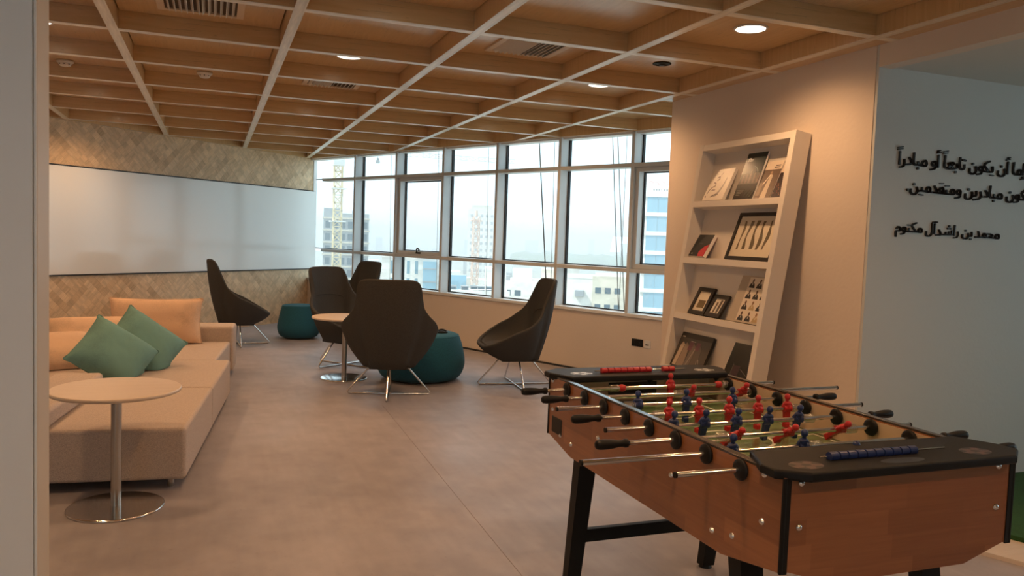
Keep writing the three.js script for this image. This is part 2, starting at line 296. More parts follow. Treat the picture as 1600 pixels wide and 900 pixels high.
// --- coffered plywood ceiling
const ceil = sgroup('ceiling'); struct(ceil, 'birch plywood ceiling divided into square coffers by deep beams', 'ceiling');
const YB = 2.63, YP = 2.742, GX = (k) => -0.58 + k, GZ = (k) => -4.475 - 0.985 * k, BW = 0.03;
const roomPoly = inRoom([[XA, ZB], [XR, ZB], [XR, ZE], [6, ZE], [6, -15], [XA, -15]], -0.2);
mesh('slab', slab(inRoom([[XA - 0.2, ZB + 0.2], [XB + 0.2, ZB + 0.2], [XB + 0.2, -15], [XA - 0.2, -15]], -0.16), 2.765, 3.05), M.dark, ceil);
mesh('plain_ceiling', bx(XA, XR, 2.70, 2.765, 1.44, ZB), M.ply, ceil);
for (let i = -4; i <= 4; i++) for (let k = -6; k <= 9; k++) {       // one panel in each coffer
  const g = 0.006;
  let q = [[GX(i) + BW + g, GZ(k) - BW - g], [GX(i + 1) - BW - g, GZ(k) - BW - g], [GX(i + 1) - BW - g, GZ(k + 1) + BW + g], [GX(i) + BW + g, GZ(k + 1) + BW + g]];
  q = clip(inRoom(q, 0.04), -1, 0, -XA);
  if (i === 4) q = clip(q, 0, 1, ZE);
  if (q.length < 3 || area(q) < 0.01) continue;
  mesh('ceiling_panel', uvm(slab(q, YP, YP + 0.014), 0, [i * 0.31, k * 0.57]), M.ply, ceil);
}
for (let i = -3; i <= 5; i++) {                                     // long beams
  const x = GX(i), q = inRoom([[x - BW, 1.44], [x + BW, 1.44], [x + BW, -15], [x - BW, -15]], 0.0);
  if (i === 5) { const p = inRoom([[x - BW, ZE], [x + BW, ZE], [x + BW, -15], [x - BW, -15]]); if (p.length > 2) { mesh('beam', slab(p, YB + 0.003, 2.765), M.ply, ceil); mesh('painted_light_strip', slab(p, YB, YB + 0.0028), M.plyPaintedLight, ceil); } continue; }
  if (q.length > 2) { mesh('beam', slab(q, YB + 0.003, 2.765), M.ply, ceil); mesh('painted_light_strip', slab(q, YB, YB + 0.0028), M.plyPaintedLight, ceil); }  // thin pale strip under each beam paints in the light from the windows
}
for (let k = -6; k <= 9; k++) for (let i = -4; i <= 4; i++) {        // cross beams, in lengths between the long ones
  const z = GZ(k), x0 = Math.max(XA, GX(i) + BW), x1 = i === 4 ? (k >= 2 ? GX(5) - BW : XR) : GX(i + 1) - BW;
  if (x1 - x0 < 0.05) continue;
  const q = inRoom([[x0, z + BW], [x1, z + BW], [x1, z - BW], [x0, z - BW]]);
  if (q.length > 2 && area(q) > 0.001) { mesh('cross_beam', uvm(slab(q, YB + 0.0045, 2.765), 1), M.ply, ceil); mesh('painted_light_strip', uvm(slab(q, YB + 0.0015, YB + 0.0043), 1), M.plyPaintedLight, ceil); }  // same pale strip below, light painted on the underside
}
mesh('wall_batten', bx(GX(4) + BW, XR, YB + 0.004, 2.765, ZE, ZB), M.ply, ceil);
{ const g = tf(bx(-3.7, 4.4, YB - 0.004, 2.765, 0.0, 0.035), WIN, [0, WTURN, 0]); mesh('edge_beam', g, M.ply, ceil); }
{ const g = tf(bx(-7.2, 0.94, YB - 0.002, 2.765, 0.0, 0.05), LEFT, [0, LTURN, 0]); mesh('edge_beam', g, M.ply, ceil); }

// --- downlights, grilles, detectors
const lampSpots = [];
for (const x of [-3.08, -1.08, 0.92, 2.96]) for (const z of [-0.04, -2.01, -3.99, -5.96, -7.93, -9.90]) {
  if (HL[0] * x + HL[1] * z > HL[2] - 0.25 || HW[0] * x + HW[1] * z > HW[2] - 0.25) continue;
  if (x < -3 && z > -7) continue;
  lampSpots.push([x, z]);
}
const downLabels = { '2.96,-3.99': 'lit round downlight in the coffer above the leaning bookshelf', '0.92,-5.96': 'lit round downlight recessed over the high-backed chairs', '2.96,-5.96': 'lit round downlight in the coffer next to the end of the plaster wall' };
for (const [x, z] of lampSpots) {
  const t = thing('downlight', downLabels[x + ',' + z] ?? 'round recessed downlight in a plywood coffer away from the bookshelf', 'downlight', [x, YP, z], 0, 'ceiling downlights');
  mesh('trim_ring', tf(new THREE.TorusGeometry(0.092, 0.008, 8, 40), [0, -0.002, 0], [Math.PI / 2, 0, 0]), M.white, t);
  mesh('lamp_diffuser', tf(cyl(0.088, 0.088, 0.006, 40), [0, -0.004, 0]), M.lamp, t);
  const l = new THREE.SpotLight(LAMP_COLOR, LAMP, 0, R(76), 0.75, 2); l.name = 'lamp_light'; l.position.y = -0.012; t.add(l);
  l.castShadow = true; l.shadow.radius = 3.5; l.target.position.set(x, 0, z); l.target.updateMatrixWorld();
}
function grille(x, z, label) {
  const t = thing('air_grille', label, 'air vent', [x, YP, z], 0, 'ceiling air grilles');
  mesh('frame', merge(bx(-0.24, 0.24, -0.012, 0, -0.24, -0.2), bx(-0.24, 0.24, -0.012, 0, 0.2, 0.24), bx(-0.24, -0.2, -0.012, 0, -0.2, 0.2), bx(0.2, 0.24, -0.012, 0, -0.2, 0.2)), std({ color: lin(0.66, 0.55, 0.42), roughness: 0.5 }), t);
  mesh('duct', bx(-0.2, 0.2, -0.002, 0, -0.2, 0.2), std({ color: lin(0.09, 0.065, 0.045), roughness: 0.8 }), t);
  for (let k = 0; k < 12; k++) mesh('blade', tf(bx(-0.0015, 0.0015, -0.016, 0.012, -0.2, 0.2), [-0.18 + k * 0.0327, -0.012, 0], [0, 0, k < 6 ? 0.55 : -0.55]), M.white, t);
}
grille(-0.08, -5.0, 'square white air grille in the ceiling over the sofa side');
grille(1.97, -5.03, 'square white air grille in the ceiling coffer towards the bookshelf wall');
grille(0.95, -7.02, 'square white air grille in the ceiling beyond the other two');
for (const [x, z, l] of [[-1.12, -7.3, 'white dome smoke detector on the ceiling close to the pillar'], [-0.08, -7.2, 'white dome smoke detector on the ceiling over the sofa']]) {
  const t = thing('smoke_detector', l, 'smoke detector', [x, YP, z]);
  mesh('base', lathe([[0, -0.0], [0.062, -0.0], [0.062, -0.016], [0.054, -0.022], [0, -0.022]], 32), M.white, t);
  mesh('dome', lathe([[0.048, -0.022], [0.046, -0.034], [0.036, -0.046], [0.018, -0.05], [0, -0.05]], 32), M.white, t);
  for (let k = 0; k < 8; k++) mesh('vent_slot', tf(bx(-0.004, 0.004, -0.036, -0.028, 0.0415, 0.047), [0, 0, 0], [0, k * Math.PI / 4, 0]), M.dark, t);
}
{
  const t = thing('ceiling_speaker', 'small black round speaker fitting in the ceiling by the wall end', 'speaker', [3.0, YP, -5.05]);
  mesh('rim', lathe([[0, 0], [0.066, 0], [0.066, -0.006], [0.05, -0.009], [0.048, -0.002]], 32), M.plastic, t);
  mesh('cone', lathe([[0, -0.016], [0.018, -0.016], [0.03, -0.004], [0.048, -0.003]], 24), M.rubber, t);
}

// --- turf and threshold at the alcove
const tw = (p, d) => [p[0] + d * Math.cos(R(24.54)), p[1] - d * Math.sin(R(24.54))];
{
  const a = [3.60, -3.18], e = [4.85, -0.44], dir = [Math.sin(R(24.54)), Math.cos(R(24.54))];
  const l0 = [3.58 + 0.02, -3.21], l1 = [l0[0] + dir[0] * 4, l0[1] + dir[1] * 4];
  const tf1 = tag(mesh('turf_mat', slab([[3.60, -3.595], [6.49, -3.595], [6.49, 0.4], l1, l0], 0.001, 0.045), M.turf), 'green artificial turf mat on the alcove floor below the lettering', 'turf');
  tf1.userData.kind = 'stuff';
  const n = [-Math.cos(R(24.54)), Math.sin(R(24.54))], k = (p, d) => [p[0] + n[0] * d, p[1] + n[1] * d];
  tag(mesh('threshold_board', slab([k(l0, 0.005), k(l1, 0.005), k(l1, 0.30), k(l0, 0.30)], 0.0005, 0.022), M.tableTop), 'pale timber border board along the edge of the turf', 'border board');
}

// ------------------------------------------------------------------ high-backed chairs
const rimPts = [[0, 0.392, 0.365], [0.16, 0.396, 0.36], [0.285, 0.425, 0.31], [0.365, 0.48, 0.215], [0.415, 0.55, 0.09], [0.434, 0.605, -0.03], [0.415, 0.66, -0.105], [0.36, 0.72, -0.165], [0.312, 0.79, -0.20], [0.292, 0.88, -0.238], [0.281, 0.96, -0.275], [0.274, 1.0, -0.295], [0.257, 1.028, -0.312], [0.22, 1.04, -0.335], [0.12, 1.044, -0.375], [0, 1.045, -0.39]];
const rimCurve = new THREE.CatmullRomCurve3([...rimPts, ...rimPts.slice(1, -1).reverse().map((p) => [-p[0], p[1], p[2]])].map((p) => V(...p)), true, 'centripetal');
function chairGeos() {
  const N = 96, rim = rimCurve.getSpacedPoints(N).slice(0, N);
  const axis = (r) => V(0, r.y, -0.02 - 0.18 * Math.max(0, (r.y - 0.45) / 0.6));
  const inward = (r) => axis(r).sub(r).setY(0).normalize();
  const outer = (r, v) => { const b = V(r.x * 0.53, 0.262, r.z * 0.56 - 0.02), p = b.clone().lerp(r, v), s = Math.sin(Math.PI * v) * 0.028; return p.addScaledVector(inward(r), -s); };
  const inner = (r, v) => {     // v 0 at the rim, 1 at the edge of the seat
    const a = r.clone().addScaledVector(inward(r), 0.042), e = V(r.x * 0.66, 0.405, THREE.MathUtils.clamp(r.z, -0.36, 0.4) * 0.72 + 0.02), m = V(a.x * 0.86 + e.x * 0.14, 0.43 + 0.28 * Math.max(0, a.y - 0.6), a.z * 0.72 + e.z * 0.28);
    return a.clone().multiplyScalar((1 - v) ** 2).addScaledVector(m, 2 * v * (1 - v)).addScaledVector(e, v * v);
  };
  const grid = (rows, capY) => {
    const pos = [], idx = [], uv = [];
    rows.forEach((row, j) => row.forEach((p, i) => { pos.push(p.x, p.y, p.z); uv.push(i / N * 2.6, j * 0.07); }));
    for (let j = 0; j < rows.length - 1; j++) for (let i = 0; i < N; i++) { const a = j * N + i, b = j * N + (i + 1) % N; idx.push(a, b, a + N, b, b + N, a + N); }
    const last = (rows.length - 1) * N, c = rows.at(-1).reduce((s, p) => s.add(p), V(0, 0, 0)).multiplyScalar(1 / N);
    const k = pos.length / 3; pos.push(c.x, capY ?? c.y, c.z); uv.push(0.5, 0.5);
    for (let i = 0; i < N; i++) idx.push(last + i, last + (i + 1) % N, k);
    const g = new THREE.BufferGeometry(); g.setAttribute('position', new THREE.Float32BufferAttribute(pos, 3)); g.setAttribute('uv', new THREE.Float32BufferAttribute(uv, 2)); g.setIndex(idx); g.computeVertexNormals(); return g;
  };
  const rows = [];
  for (let k = 0; k <= 4; k++) { const a = k / 4 * Math.PI; rows.push(rim.map((r) => { const d = inward(r); return r.clone().addScaledVector(d, 0.021 - 0.021 * Math.cos(Math.PI - a)).add(V(0, 0.02 * Math.sin(a), 0)); })); }
  for (let k = 1; k <= 10; k++) rows.push(rim.map((r) => outer(r, 1 - k / 10)));
  const inn = []; for (let k = 0; k <= 10; k++) inn.push(rim.map((r) => inner(r, k / 10)));
  for (const k of [0.8, 0.5, 0.25]) inn.push(rim.map((r) => { const e = inner(r, 1); return V(e.x * k, e.y + 0.018 * (1 - k * k), (e.z - 0.03) * k + 0.03); }));
  const seam = [], mid = N / 2;
  for (let i = -11; i <= 11; i++) { const r = rim[(mid + i + N) % N], p = inner(r, 0.33 + 0.035 * (i / 11) ** 2); seam.push([p.x, p.y, p.z + 0.002]); }
  const pipe = []; for (let i = 0; i < N; i += 2) { const p = rim[i].clone().addScaledVector(inward(rim[i]), 0.036); pipe.push([p.x, p.y + 0.012, p.z]); }
  return { shell: grid(rows), liner: grid(inn, 0.43), seam: tube(seam, 0.0045, 6, 60), piping: tube(pipe, 0.004, 6, 160, true) };
}
const CG = chairGeos();
const linerMat = M.charcoal.clone(); linerMat.side = THREE.DoubleSide; const shellMat = linerMat;
const chairRod = rodPath([[-0.15, 0.272, 0], [-0.385, 0.0085, 0], [0.385, 0.0085, 0], [0.15, 0.272, 0]], 0.0085, 0.035);
function chair(label, p, turn) {
  const t = thing('lounge_chair', label, 'chair', p, turn, 'high-backed lounge chairs');
  mesh('shell', CG.shell, shellMat, t); const l = mesh('seat_liner', CG.liner, linerMat, t);
  mesh('seam', CG.seam, shellMat, l); mesh('piping', CG.piping, shellMat, t);
  mesh('leg_frame', chairRod, M.chrome, t); mesh('leg_frame', chairRod, M.chrome, t).rotation.y = Math.PI / 2;
  mesh('mounting_plate', bx(-0.17, 0.17, 0.252, 0.272, -0.17, 0.17, 0.006), M.dark, t);
}
chair('charcoal high-backed lounge chair seen from its back, between side table and large teal pouf', [1.51, 0, -7.06], R(165.3));
chair('charcoal high-backed lounge chair by the window wall in side view, facing the large teal pouf', [2.83, 0, -7.32], R(-96));
chair('charcoal high-backed lounge chair standing behind the sofa, in front of the herringbone wall', [0.32, 0, -10.5], R(93));
chair('charcoal high-backed lounge chair behind the side table, showing its seat and curved back seam', [1.37, 0, -8.76], R(36));
chair('charcoal high-backed lounge chair tucked farthest in, against the windows behind the others', [1.78, 0, -10.9], R(-65));

// ------------------------------------------------------------------ poufs
function pouf(label, p, prof) {
  const t = thing('pouf', label, 'pouf', p);
  const c = new THREE.CatmullRomCurve3(prof.map(([r, y]) => V(r, y, 0)), false, 'centripetal').getPoints(48).map((q) => V2(Math.max(0, q.x), q.y));
  mesh('cover', new THREE.LatheGeometry(c, 64), M.teal, t);
  const e = prof.find((q) => q[2]); mesh('top_seam', tf(new THREE.TorusGeometry(e[0], 0.005, 6, 64), [0, e[1], 0], [Math.PI / 2, 0, 0]), M.teal, t);
  mesh('glide_ring', tf(cyl(prof[1][0] * 0.95, prof[1][0] * 0.95, 0.014, 48), [0, 0.007, 0]), M.rubber, t);
}
pouf('small round teal pouf in front of the herringbone wall', [1.11, 0, -11.06], [[0, 0.012], [0.2, 0.014], [0.25, 0.04], [0.282, 0.13], [0.27, 0.25], [0.235, 0.40], [0.222, 0.438, 1], [0.2, 0.45], [0, 0.456]]);
pouf('large round teal pouf with a black strap lying on top', [1.99, 0, -7.80], [[0, 0.012], [0.34, 0.014], [0.40, 0.045], [0.445, 0.15], [0.435, 0.28], [0.395, 0.415], [0.375, 0.452, 1], [0.345, 0.468], [0, 0.475]]);
{
  const t = thing('strap', 'small black looped strap lying on the large teal pouf', 'strap', [2.17, 0.474, -7.70], 0.3);
  mesh('band', merge(tube([[-0.05, 0.008, 0.02], [-0.02, 0.022, -0.03], [0.03, 0.03, -0.02], [0.05, 0.012, 0.03], [0.0, 0.01, 0.05], [-0.05, 0.008, 0.02]], 0.009, 8, 60), tube([[-0.06, 0.007, -0.02], [0, 0.012, 0.02], [0.07, 0.007, 0.0]], 0.007, 8, 30)), M.rubber, t);
  mesh('buckle', bx(-0.025, 0.025, 0.002, 0.024, -0.02, 0.015, 0.006), M.plastic, t);
}

// ------------------------------------------------------------------ side tables
function sideTable(label, p, r, h) {
  const t = thing('side_table', label, 'side table', p, 0, 'round pedestal side tables');
  const top = new THREE.LatheGeometry([[0, h - 0.022], [r - 0.012, h - 0.022], [r - 0.003, h - 0.018], [r, h - 0.011], [r - 0.002, h - 0.003], [r - 0.006, h], [0, h]].map((q) => V2(...q)), 72);
  mesh('table_top', uvm(top), M.tableTop, t);
  mesh('pole', uvm(tf(cyl(0.0255, 0.0255, h - 0.035, 32, true), [0, (h - 0.035) / 2 + 0.012, 0])), M.steel, t);
  mesh('base_plate', lathe([[0, 0], [0.229, 0], [0.231, 0.003], [0.23, 0.009], [0.224, 0.0125], [0, 0.0135]], 64), M.chrome, t);
  mesh('mounting_disc', tf(cyl(0.07, 0.07, 0.005, 32), [0, h - 0.0245, 0]), M.dark, t);
}
sideTable('round pale-topped pedestal side table with mirror-bright base, in front of the sofa', [-0.449, 0, -4.44], 0.308, 0.622);
sideTable('round pale-topped pedestal side table between the lounge chairs', [1.24, 0, -7.92], 0.325, 0.62);

// ------------------------------------------------------------------ sofa
const SO = [-0.125, 0, -4.66], ST = R(-6.63);
function sofaPart(label, build) { const t = thing('sofa_module', label, 'sofa', SO, ST, 'modules of the low beige sofa'); build(t); return t; }
function foot(t, x, z) { mesh('foot', tf(cyl(0.021, 0.018, 0.056, 20), [x, 0.028, z]), M.steel, t); }
const cushionBox = (x0, x1, y0, y1, z0, z1, r = 0.022) => { const g = new RoundedBoxGeometry(x1 - x0, y1 - y0, z1 - z0, 5, r); return uvm(g.translate((x0 + x1) / 2, (y0 + y1) / 2, (z0 + z1) / 2)); };
sofaPart('armless beige sofa module behind the side table, one end free', (t) => {
  mesh('seat', cushionBox(-0.995, 0, 0.055, 0.345, -1.186, 0), M.sofa, t);
  mesh('backrest', cushionBox(-0.99, -0.69, 0.345, 0.455, -1.18, -0.005, 0.03), M.sofa, t);
  for (const [x, z] of [[-0.09, -0.08], [-0.09, -1.1], [-0.9, -0.08], [-0.9, -1.1]]) foot(t, x, z);
});
sofaPart('deep beige sofa module carrying the two green pillows', (t) => {
  mesh('seat', cushionBox(-1.8, 0.0, 0.055, 0.345, -2.395, -1.194), M.sofa, t);
  mesh('backrest', cushionBox(-2.1, -1.805, 0.055, 0.50, -2.395, -1.194, 0.03), M.sofa, t);
  for (const [x, z] of [[-0.09, -1.28], [-0.09, -2.3], [-1.4, -1.28], [-1.4, -2.3]]) foot(t, x, z);
});
sofaPart('beige sofa corner module with a low back under the upright peach pillow', (t) => {
  mesh('seat', cushionBox(-1.8, -0.115, 0.055, 0.345, -3.56, -2.403), M.sofa, t);
  mesh('backrest', cushionBox(-2.1, -0.085, 0.05, 0.492, -3.90, -3.565, 0.03), M.sofa, t);
  mesh('backrest', cushionBox(-2.1, -1.805, 0.055, 0.50, -3.56, -2.403, 0.03), M.sofa, t);
  for (const [x, z] of [[-0.2, -2.5], [-0.2, -3.8], [-1.4, -2.5], [-1.6, -3.8]]) foot(t, x, z);
});
function pillowGeo(w, h, d, s0) {
  const n = 28, pos = [], idx = [], uv = [];
  for (const side of [1, -1]) { const o = pos.length / 3;
    for (let j = 0; j <= n; j++) for (let i = 0; i <= n; i++) {
      const u = i / n * 2 - 1, v = j / n * 2 - 1, e = (1 - Math.abs(u) ** 3.2) * (1 - Math.abs(v) ** 3.2), wr = 0.05 * (fbm(i / n + s0, j / n + s0 * 0.7, 5, 5, 3) - 0.5);
      const pin = 1 - 0.075 * (1 - Math.abs(u)) ** 0.5 * Math.abs(v) ** 3, pin2 = 1 - 0.075 * (1 - Math.abs(v)) ** 0.5 * Math.abs(u) ** 3;
      pos.push(u * w / 2 * pin2, v * h / 2 * pin, side * (d / 2 * Math.sqrt(Math.max(0, e)) ** 1.25 + wr * e * d)); uv.push(u * w / 2, v * h / 2);
    }
    for (let j = 0; j < n; j++) for (let i = 0; i < n; i++) { const a = o + j * (n + 1) + i, b = a + 1, c = a + n + 1, e = c + 1; side > 0 ? idx.push(a, b, c, b, e, c) : idx.push(a, c, b, b, c, e); }
  }
  const g = new THREE.BufferGeometry(); g.setAttribute('position', new THREE.Float32BufferAttribute(pos, 3)); g.setAttribute('uv', new THREE.Float32BufferAttribute(uv, 2)); g.setIndex(idx); g.computeVertexNormals(); return g;
}
function pillow(label, mat, w, h, d, local, rot, s0, floorY = 0.348) {
  const q = V(...local).applyAxisAngle(V(0, 1, 0), ST).add(V(...SO));
  const t = thing('throw_pillow', label, 'pillow', q.toArray());
  const turn = new THREE.Quaternion().setFromEuler(new THREE.Euler(rot[0], rot[1] + ST, rot[2], 'YXZ'));
  const rest = (g) => {             // the soft cover settles on the seat
    g.applyQuaternion(turn); const p = g.attributes.position, low = floorY - q.y;
    for (let i = 0; i < p.count; i++) { const y = p.getY(i), k = low - y; if (k > -0.03) { const e = Math.max(0, k); p.setY(i, low + 0.012 * Math.exp(-(k + 0.03) / 0.03)); p.setX(i, p.getX(i) * (1 + 0.25 * e)); p.setZ(i, p.getZ(i) * (1 + 0.25 * e)); } }
    g.computeVertexNormals(); return g;
  };
  mesh('cover', rest(mergeVertices(pillowGeo(w, h, d, s0))), mat, t);
  const e = []; for (const [a, b, c, f] of [[-1, -1, 1, -1], [1, -1, 1, 1], [1, 1, -1, 1], [-1, 1, -1, -1]]) for (let i = 0; i < 10; i++) { const u = a + (c - a) * i / 10, v = b + (f - b) * i / 10; e.push([u * w / 2 * (1 - 0.075 * (1 - Math.abs(v)) ** 0.5 * Math.abs(u) ** 3), v * h / 2 * (1 - 0.075 * (1 - Math.abs(u)) ** 0.5 * Math.abs(v) ** 3), 0]); }
  mesh('edge_seam', rest(tube(e, 0.004, 6, 120, true)), mat, t);
}
pillow('green velvet pillow lying in front, its corner pointing up towards the pillar', M.green, 0.50, 0.44, 0.27, [-0.74, 0.50, -1.66], [-0.55, 0.55, -0.72], 0.1);
pillow('green velvet pillow leaning behind the other green one', M.green, 0.52, 0.44, 0.24, [-0.60, 0.53, -2.0], [-0.5, 0.55, -0.74], 0.5);
pillow('large peach rectangular pillow standing upright against the low sofa back', M.peach, 0.82, 0.44, 0.22, [-0.76, 0.555, -3.40], [-0.2, 0.05, 0], 0.9);
pillow('peach pillow slumped low on the seat left of the green pillows', M.peach, 0.72, 0.42, 0.24, [-1.24, 0.45, -2.05], [-1.0, 0.5, 0.02], 1.3);
pillow('peach pillow lying behind the slumped one, nearer the upright pillow', M.peach, 0.80, 0.42, 0.24, [-1.12, 0.48, -2.78], [-0.75, 0.25, 0.0], 1.7);
pillow('teal blue pillow half hidden by the pillar', M.blue, 0.45, 0.45, 0.18, [-1.60, 0.55, -2.36], [-0.25, 0.9, -0.15], 2.1);

// ------------------------------------------------------------------ table football
const FX0 = 1.365, FX1 = 2.18, FZ0 = -3.10, FZ1 = -1.60, FY1 = 0.868, TH = 0.022;
const foos = thing('football_table', 'table football game with cherry-wood sides, black legs and eight steel rods', 'football table', [(FX0 + FX1) / 2, 0, (FZ0 + FZ1) / 2]);
const fo = [-(FX0 + FX1) / 2, -(FZ0 + FZ1) / 2];           // world x, z to the table's own
const lx = (x) => x + fo[0], lz = (z) => z + fo[1];
function sidePanel(x, dir) {
  const L0 = lz(FZ0), L1 = lz(FZ1), s = new THREE.Shape([[L0, FY1], [L0, 0.622], [L0 + 0.23, 0.576], [L1 - 0.25, 0.576], [L1, 0.622], [L1, FY1]].map((p) => V2(-p[0], p[1])));
  return uvm(new THREE.ExtrudeGeometry(s, { depth: TH, bevelEnabled: true, bevelThickness: 0.001, bevelSize: 0.001, bevelSegments: 1 }).rotateY(Math.PI / 2).translate(lx(x), 0, 0));
}
function endPanel(z) {
  const a = lx(FX0) + TH, b = lx(FX1) - TH, s = new THREE.Shape([[a, FY1 - 0.002], [a, 0.622], [a + 0.15, 0.574], [b - 0.15, 0.574], [b, 0.622], [b, FY1 - 0.002]].map((p) => V2(...p)));
  return uvm(new THREE.ExtrudeGeometry(s, { depth: TH, bevelEnabled: false }).translate(0, 0, lz(z)));
}
mesh('side_panel', sidePanel(FX0), M.foos, foos); mesh('side_panel', sidePanel(FX1 - TH), M.foos, foos);
mesh('end_panel', endPanel(FZ1 - TH), M.foos, foos); mesh('end_panel', endPanel(FZ0), M.foos, foos);
for (const [x, n] of [[FX0 + TH + 0.001, 1], [FX1 - TH - 0.001, -1]]) mesh('inner_lining', bx(lx(x), lx(x) + n * 0.005, 0.755, FY1 - 0.004, lz(FZ0) + TH, lz(FZ1) - TH), M.foosIn, foos);
for (const x of [FX0, FX1 - TH]) {
  mesh('top_rail', bx(lx(x) - 0.002, lx(x) + TH + 0.002, FY1, FY1 + 0.008, lz(FZ0) + 0.04, lz(FZ1) - 0.04, 0.003), std({ color: lin(0.045, 0.035, 0.03), roughness: 0.16 }), foos);
}
for (const z of [FZ0, FZ1]) for (const x of [FX0, FX1]) mesh('corner_strip', merge(bx(lx(x) - 0.005, lx(x) + 0.005, 0.618, FY1, lz(z) - 0.005, lz(z) + 0.005, 0.003), bx(lx(x) + (x < 1.5 ? -0.004 : -0.018), lx(x) + (x < 1.5 ? 0.018 : 0.004), 0.618, FY1, lz(z) + (z < -2 ? -0.004 : 0), lz(z) + (z < -2 ? 0 : 0.004))), M.plastic, foos);
mesh('inner_lining', bx(lx(FX0) + TH, lx(FX1) - TH, 0.755, FY1 - 0.006, lz(FZ0) + TH, lz(FZ0) + TH + 0.006), M.foosIn, foos);
mesh('inner_lining', bx(lx(FX0) + TH, lx(FX1) - TH, 0.755, FY1 - 0.006, lz(FZ1) - TH - 0.006, lz(FZ1) - TH), M.foosIn, foos);
for (const z of [FZ0 + TH + 0.006, FZ1 - TH - 0.010]) mesh('goal_mouth', bx(-0.14, 0.10, 0.768, 0.835, lz(z), lz(z) + 0.004), M.dark, foos);
{ // playing field with its markings
  const c = document.createElement('canvas'); c.width = 512; c.height = 1024; const g = c.getContext('2d');
  g.fillStyle = '#5d7a4e'; g.fillRect(0, 0, 512, 1024);
  for (let k = 0; k < 8; k++) { g.fillStyle = k % 2 ? '#64825a' : '#587449'; g.fillRect(0, k * 128, 512, 128); }
  g.strokeStyle = '#e8e6d8'; g.lineWidth = 9; g.strokeRect(22, 22, 468, 980); g.beginPath(); g.moveTo(22, 512); g.lineTo(490, 512); g.stroke(); g.beginPath(); g.arc(256, 512, 90, 0, 7); g.stroke();
  for (const s of [0, 1]) { g.strokeRect(106, s ? 1002 - 190 : 22, 300, 190); g.strokeRect(176, s ? 1002 - 80 : 22, 160, 80); g.beginPath(); g.arc(256, s ? 1002 - 190 : 212, 60, s ? Math.PI : 0, s ? 2 * Math.PI : Math.PI); g.stroke(); }
  const t = new THREE.CanvasTexture(c); t.colorSpace = THREE.SRGBColorSpace;
  const p = new THREE.BoxGeometry(FX1 - FX0 - 2 * TH, 0.01, FZ1 - FZ0 - 2 * TH).translate(0, 0.752, 0);
  mesh('playing_field', p, phy({ map: t, roughness: 0.25, clearcoat: 0.3 }), foos);
}
// end caps with bead counters
const ballPrint = (dark, light) => { const c = document.createElement('canvas'); c.width = c.height = 128; const g = c.getContext('2d'); g.fillStyle = light; g.fillRect(0, 0, 128, 128); g.fillStyle = dark; const pent = (x, y, r, a) => { g.beginPath(); for (let k = 0; k < 5; k++) g.lineTo(x + r * Math.cos(a + k * 1.2566), y + r * Math.sin(a + k * 1.2566)); g.fill(); }; pent(64, 64, 22, -1.57); for (let k = 0; k < 5; k++) pent(64 + 56 * Math.cos(-1.57 + k * 1.2566), 64 + 56 * Math.sin(-1.57 + k * 1.2566), 22, 1.57 + k * 1.2566); g.strokeStyle = dark; g.lineWidth = 3; for (let k = 0; k < 5; k++) { g.beginPath(); g.moveTo(64, 64); g.lineTo(64 + 50 * Math.cos(-1.57 + k * 1.2566), 64 + 50 * Math.sin(-1.57 + k * 1.2566)); g.stroke(); } const t = new THREE.CanvasTexture(c); t.colorSpace = THREE.SRGBColorSpace; return std({ map: t, roughness: 0.4 }); };
function endCap(far) {
  const a = lx(1.352), b = lx(2.212), o = far ? lz(-3.165) : lz(-1.572), i = far ? lz(-2.955) : lz(-1.785), sg = far ? 1 : -1;
  const q = [[a + 0.07, o], [b - 0.07, o], [b, o + sg * 0.05], [b, o + sg * 0.10], [b - 0.055, i], [a + 0.055, i], [a, o + sg * 0.10], [a, o + sg * 0.05]];
  const s = new THREE.Shape(q.map((p) => V2(p[0], -p[1])));
  const cap = mesh('end_cap', new THREE.ExtrudeGeometry(s, { depth: 0.012, bevelEnabled: true, bevelThickness: 0.007, bevelSize: 0.008, bevelSegments: 3 }).rotateX(-Math.PI / 2).translate(0, FY1 + 0.001, 0), M.plastic, foos);
  const y = FY1 + 0.020, zb = far ? lz(-3.03) : lz(-1.66), m = far ? M.red : M.navy, x0 = far ? lx(1.565) : lx(1.55);
  mesh('counter_wire', tf(cyl(0.0025, 0.0025, 0.45, 8), [x0 + 0.2, y + 0.008, zb], [0, 0, Math.PI / 2]), M.chrome, cap);
  for (let k = 0; k < 10; k++) { const x = x0 + 0.02 + k * 0.031 + (far && k > 7 ? 0.055 : 0); mesh('counter_bead', tf(cyl(0.0125, 0.0125, 0.026, 14), [x, y + 0.008, zb], [0, 0, Math.PI / 2]), m, cap); }
  const pr = far ? ballPrint('#3a3d40', '#c9ced0') : ballPrint('#191717', '#5d4a48');
  for (const x of far ? [1.475, 2.09] : [1.455, 2.06]) { const g = new THREE.CircleGeometry(0.05, 32).rotateX(-Math.PI / 2).scale(1, 1, 0.7).translate(lx(x), FY1 + 0.0206, zb + (far ? 0.005 : 0.03)); mesh('ball_print', g, pr, cap); }
  mesh('badge', tf(new THREE.CircleGeometry(0.075, 40).rotateX(-Math.PI / 2), [lx(far ? 1.78 : 1.76), FY1 + 0.0205, far ? lz(-3.10) : lz(-1.605)], [0, 0, 0], [1, 1, 0.3]), far ? std({ color: lin(0.42, 0.36, 0.38), roughness: 0.4 }) : std({ color: lin(0.035, 0.04, 0.045), roughness: 0.3 }), cap);
  for (const x of [1.43, 1.78, 2.12]) mesh('peg', tf(cyl(0.022, 0.004, 0.022, 12), [lx(x), FY1 - 0.010, i - sg * 0.018 * (far ? 1 : 1)]), M.plastic, cap);
}
endCap(true); endCap(false);
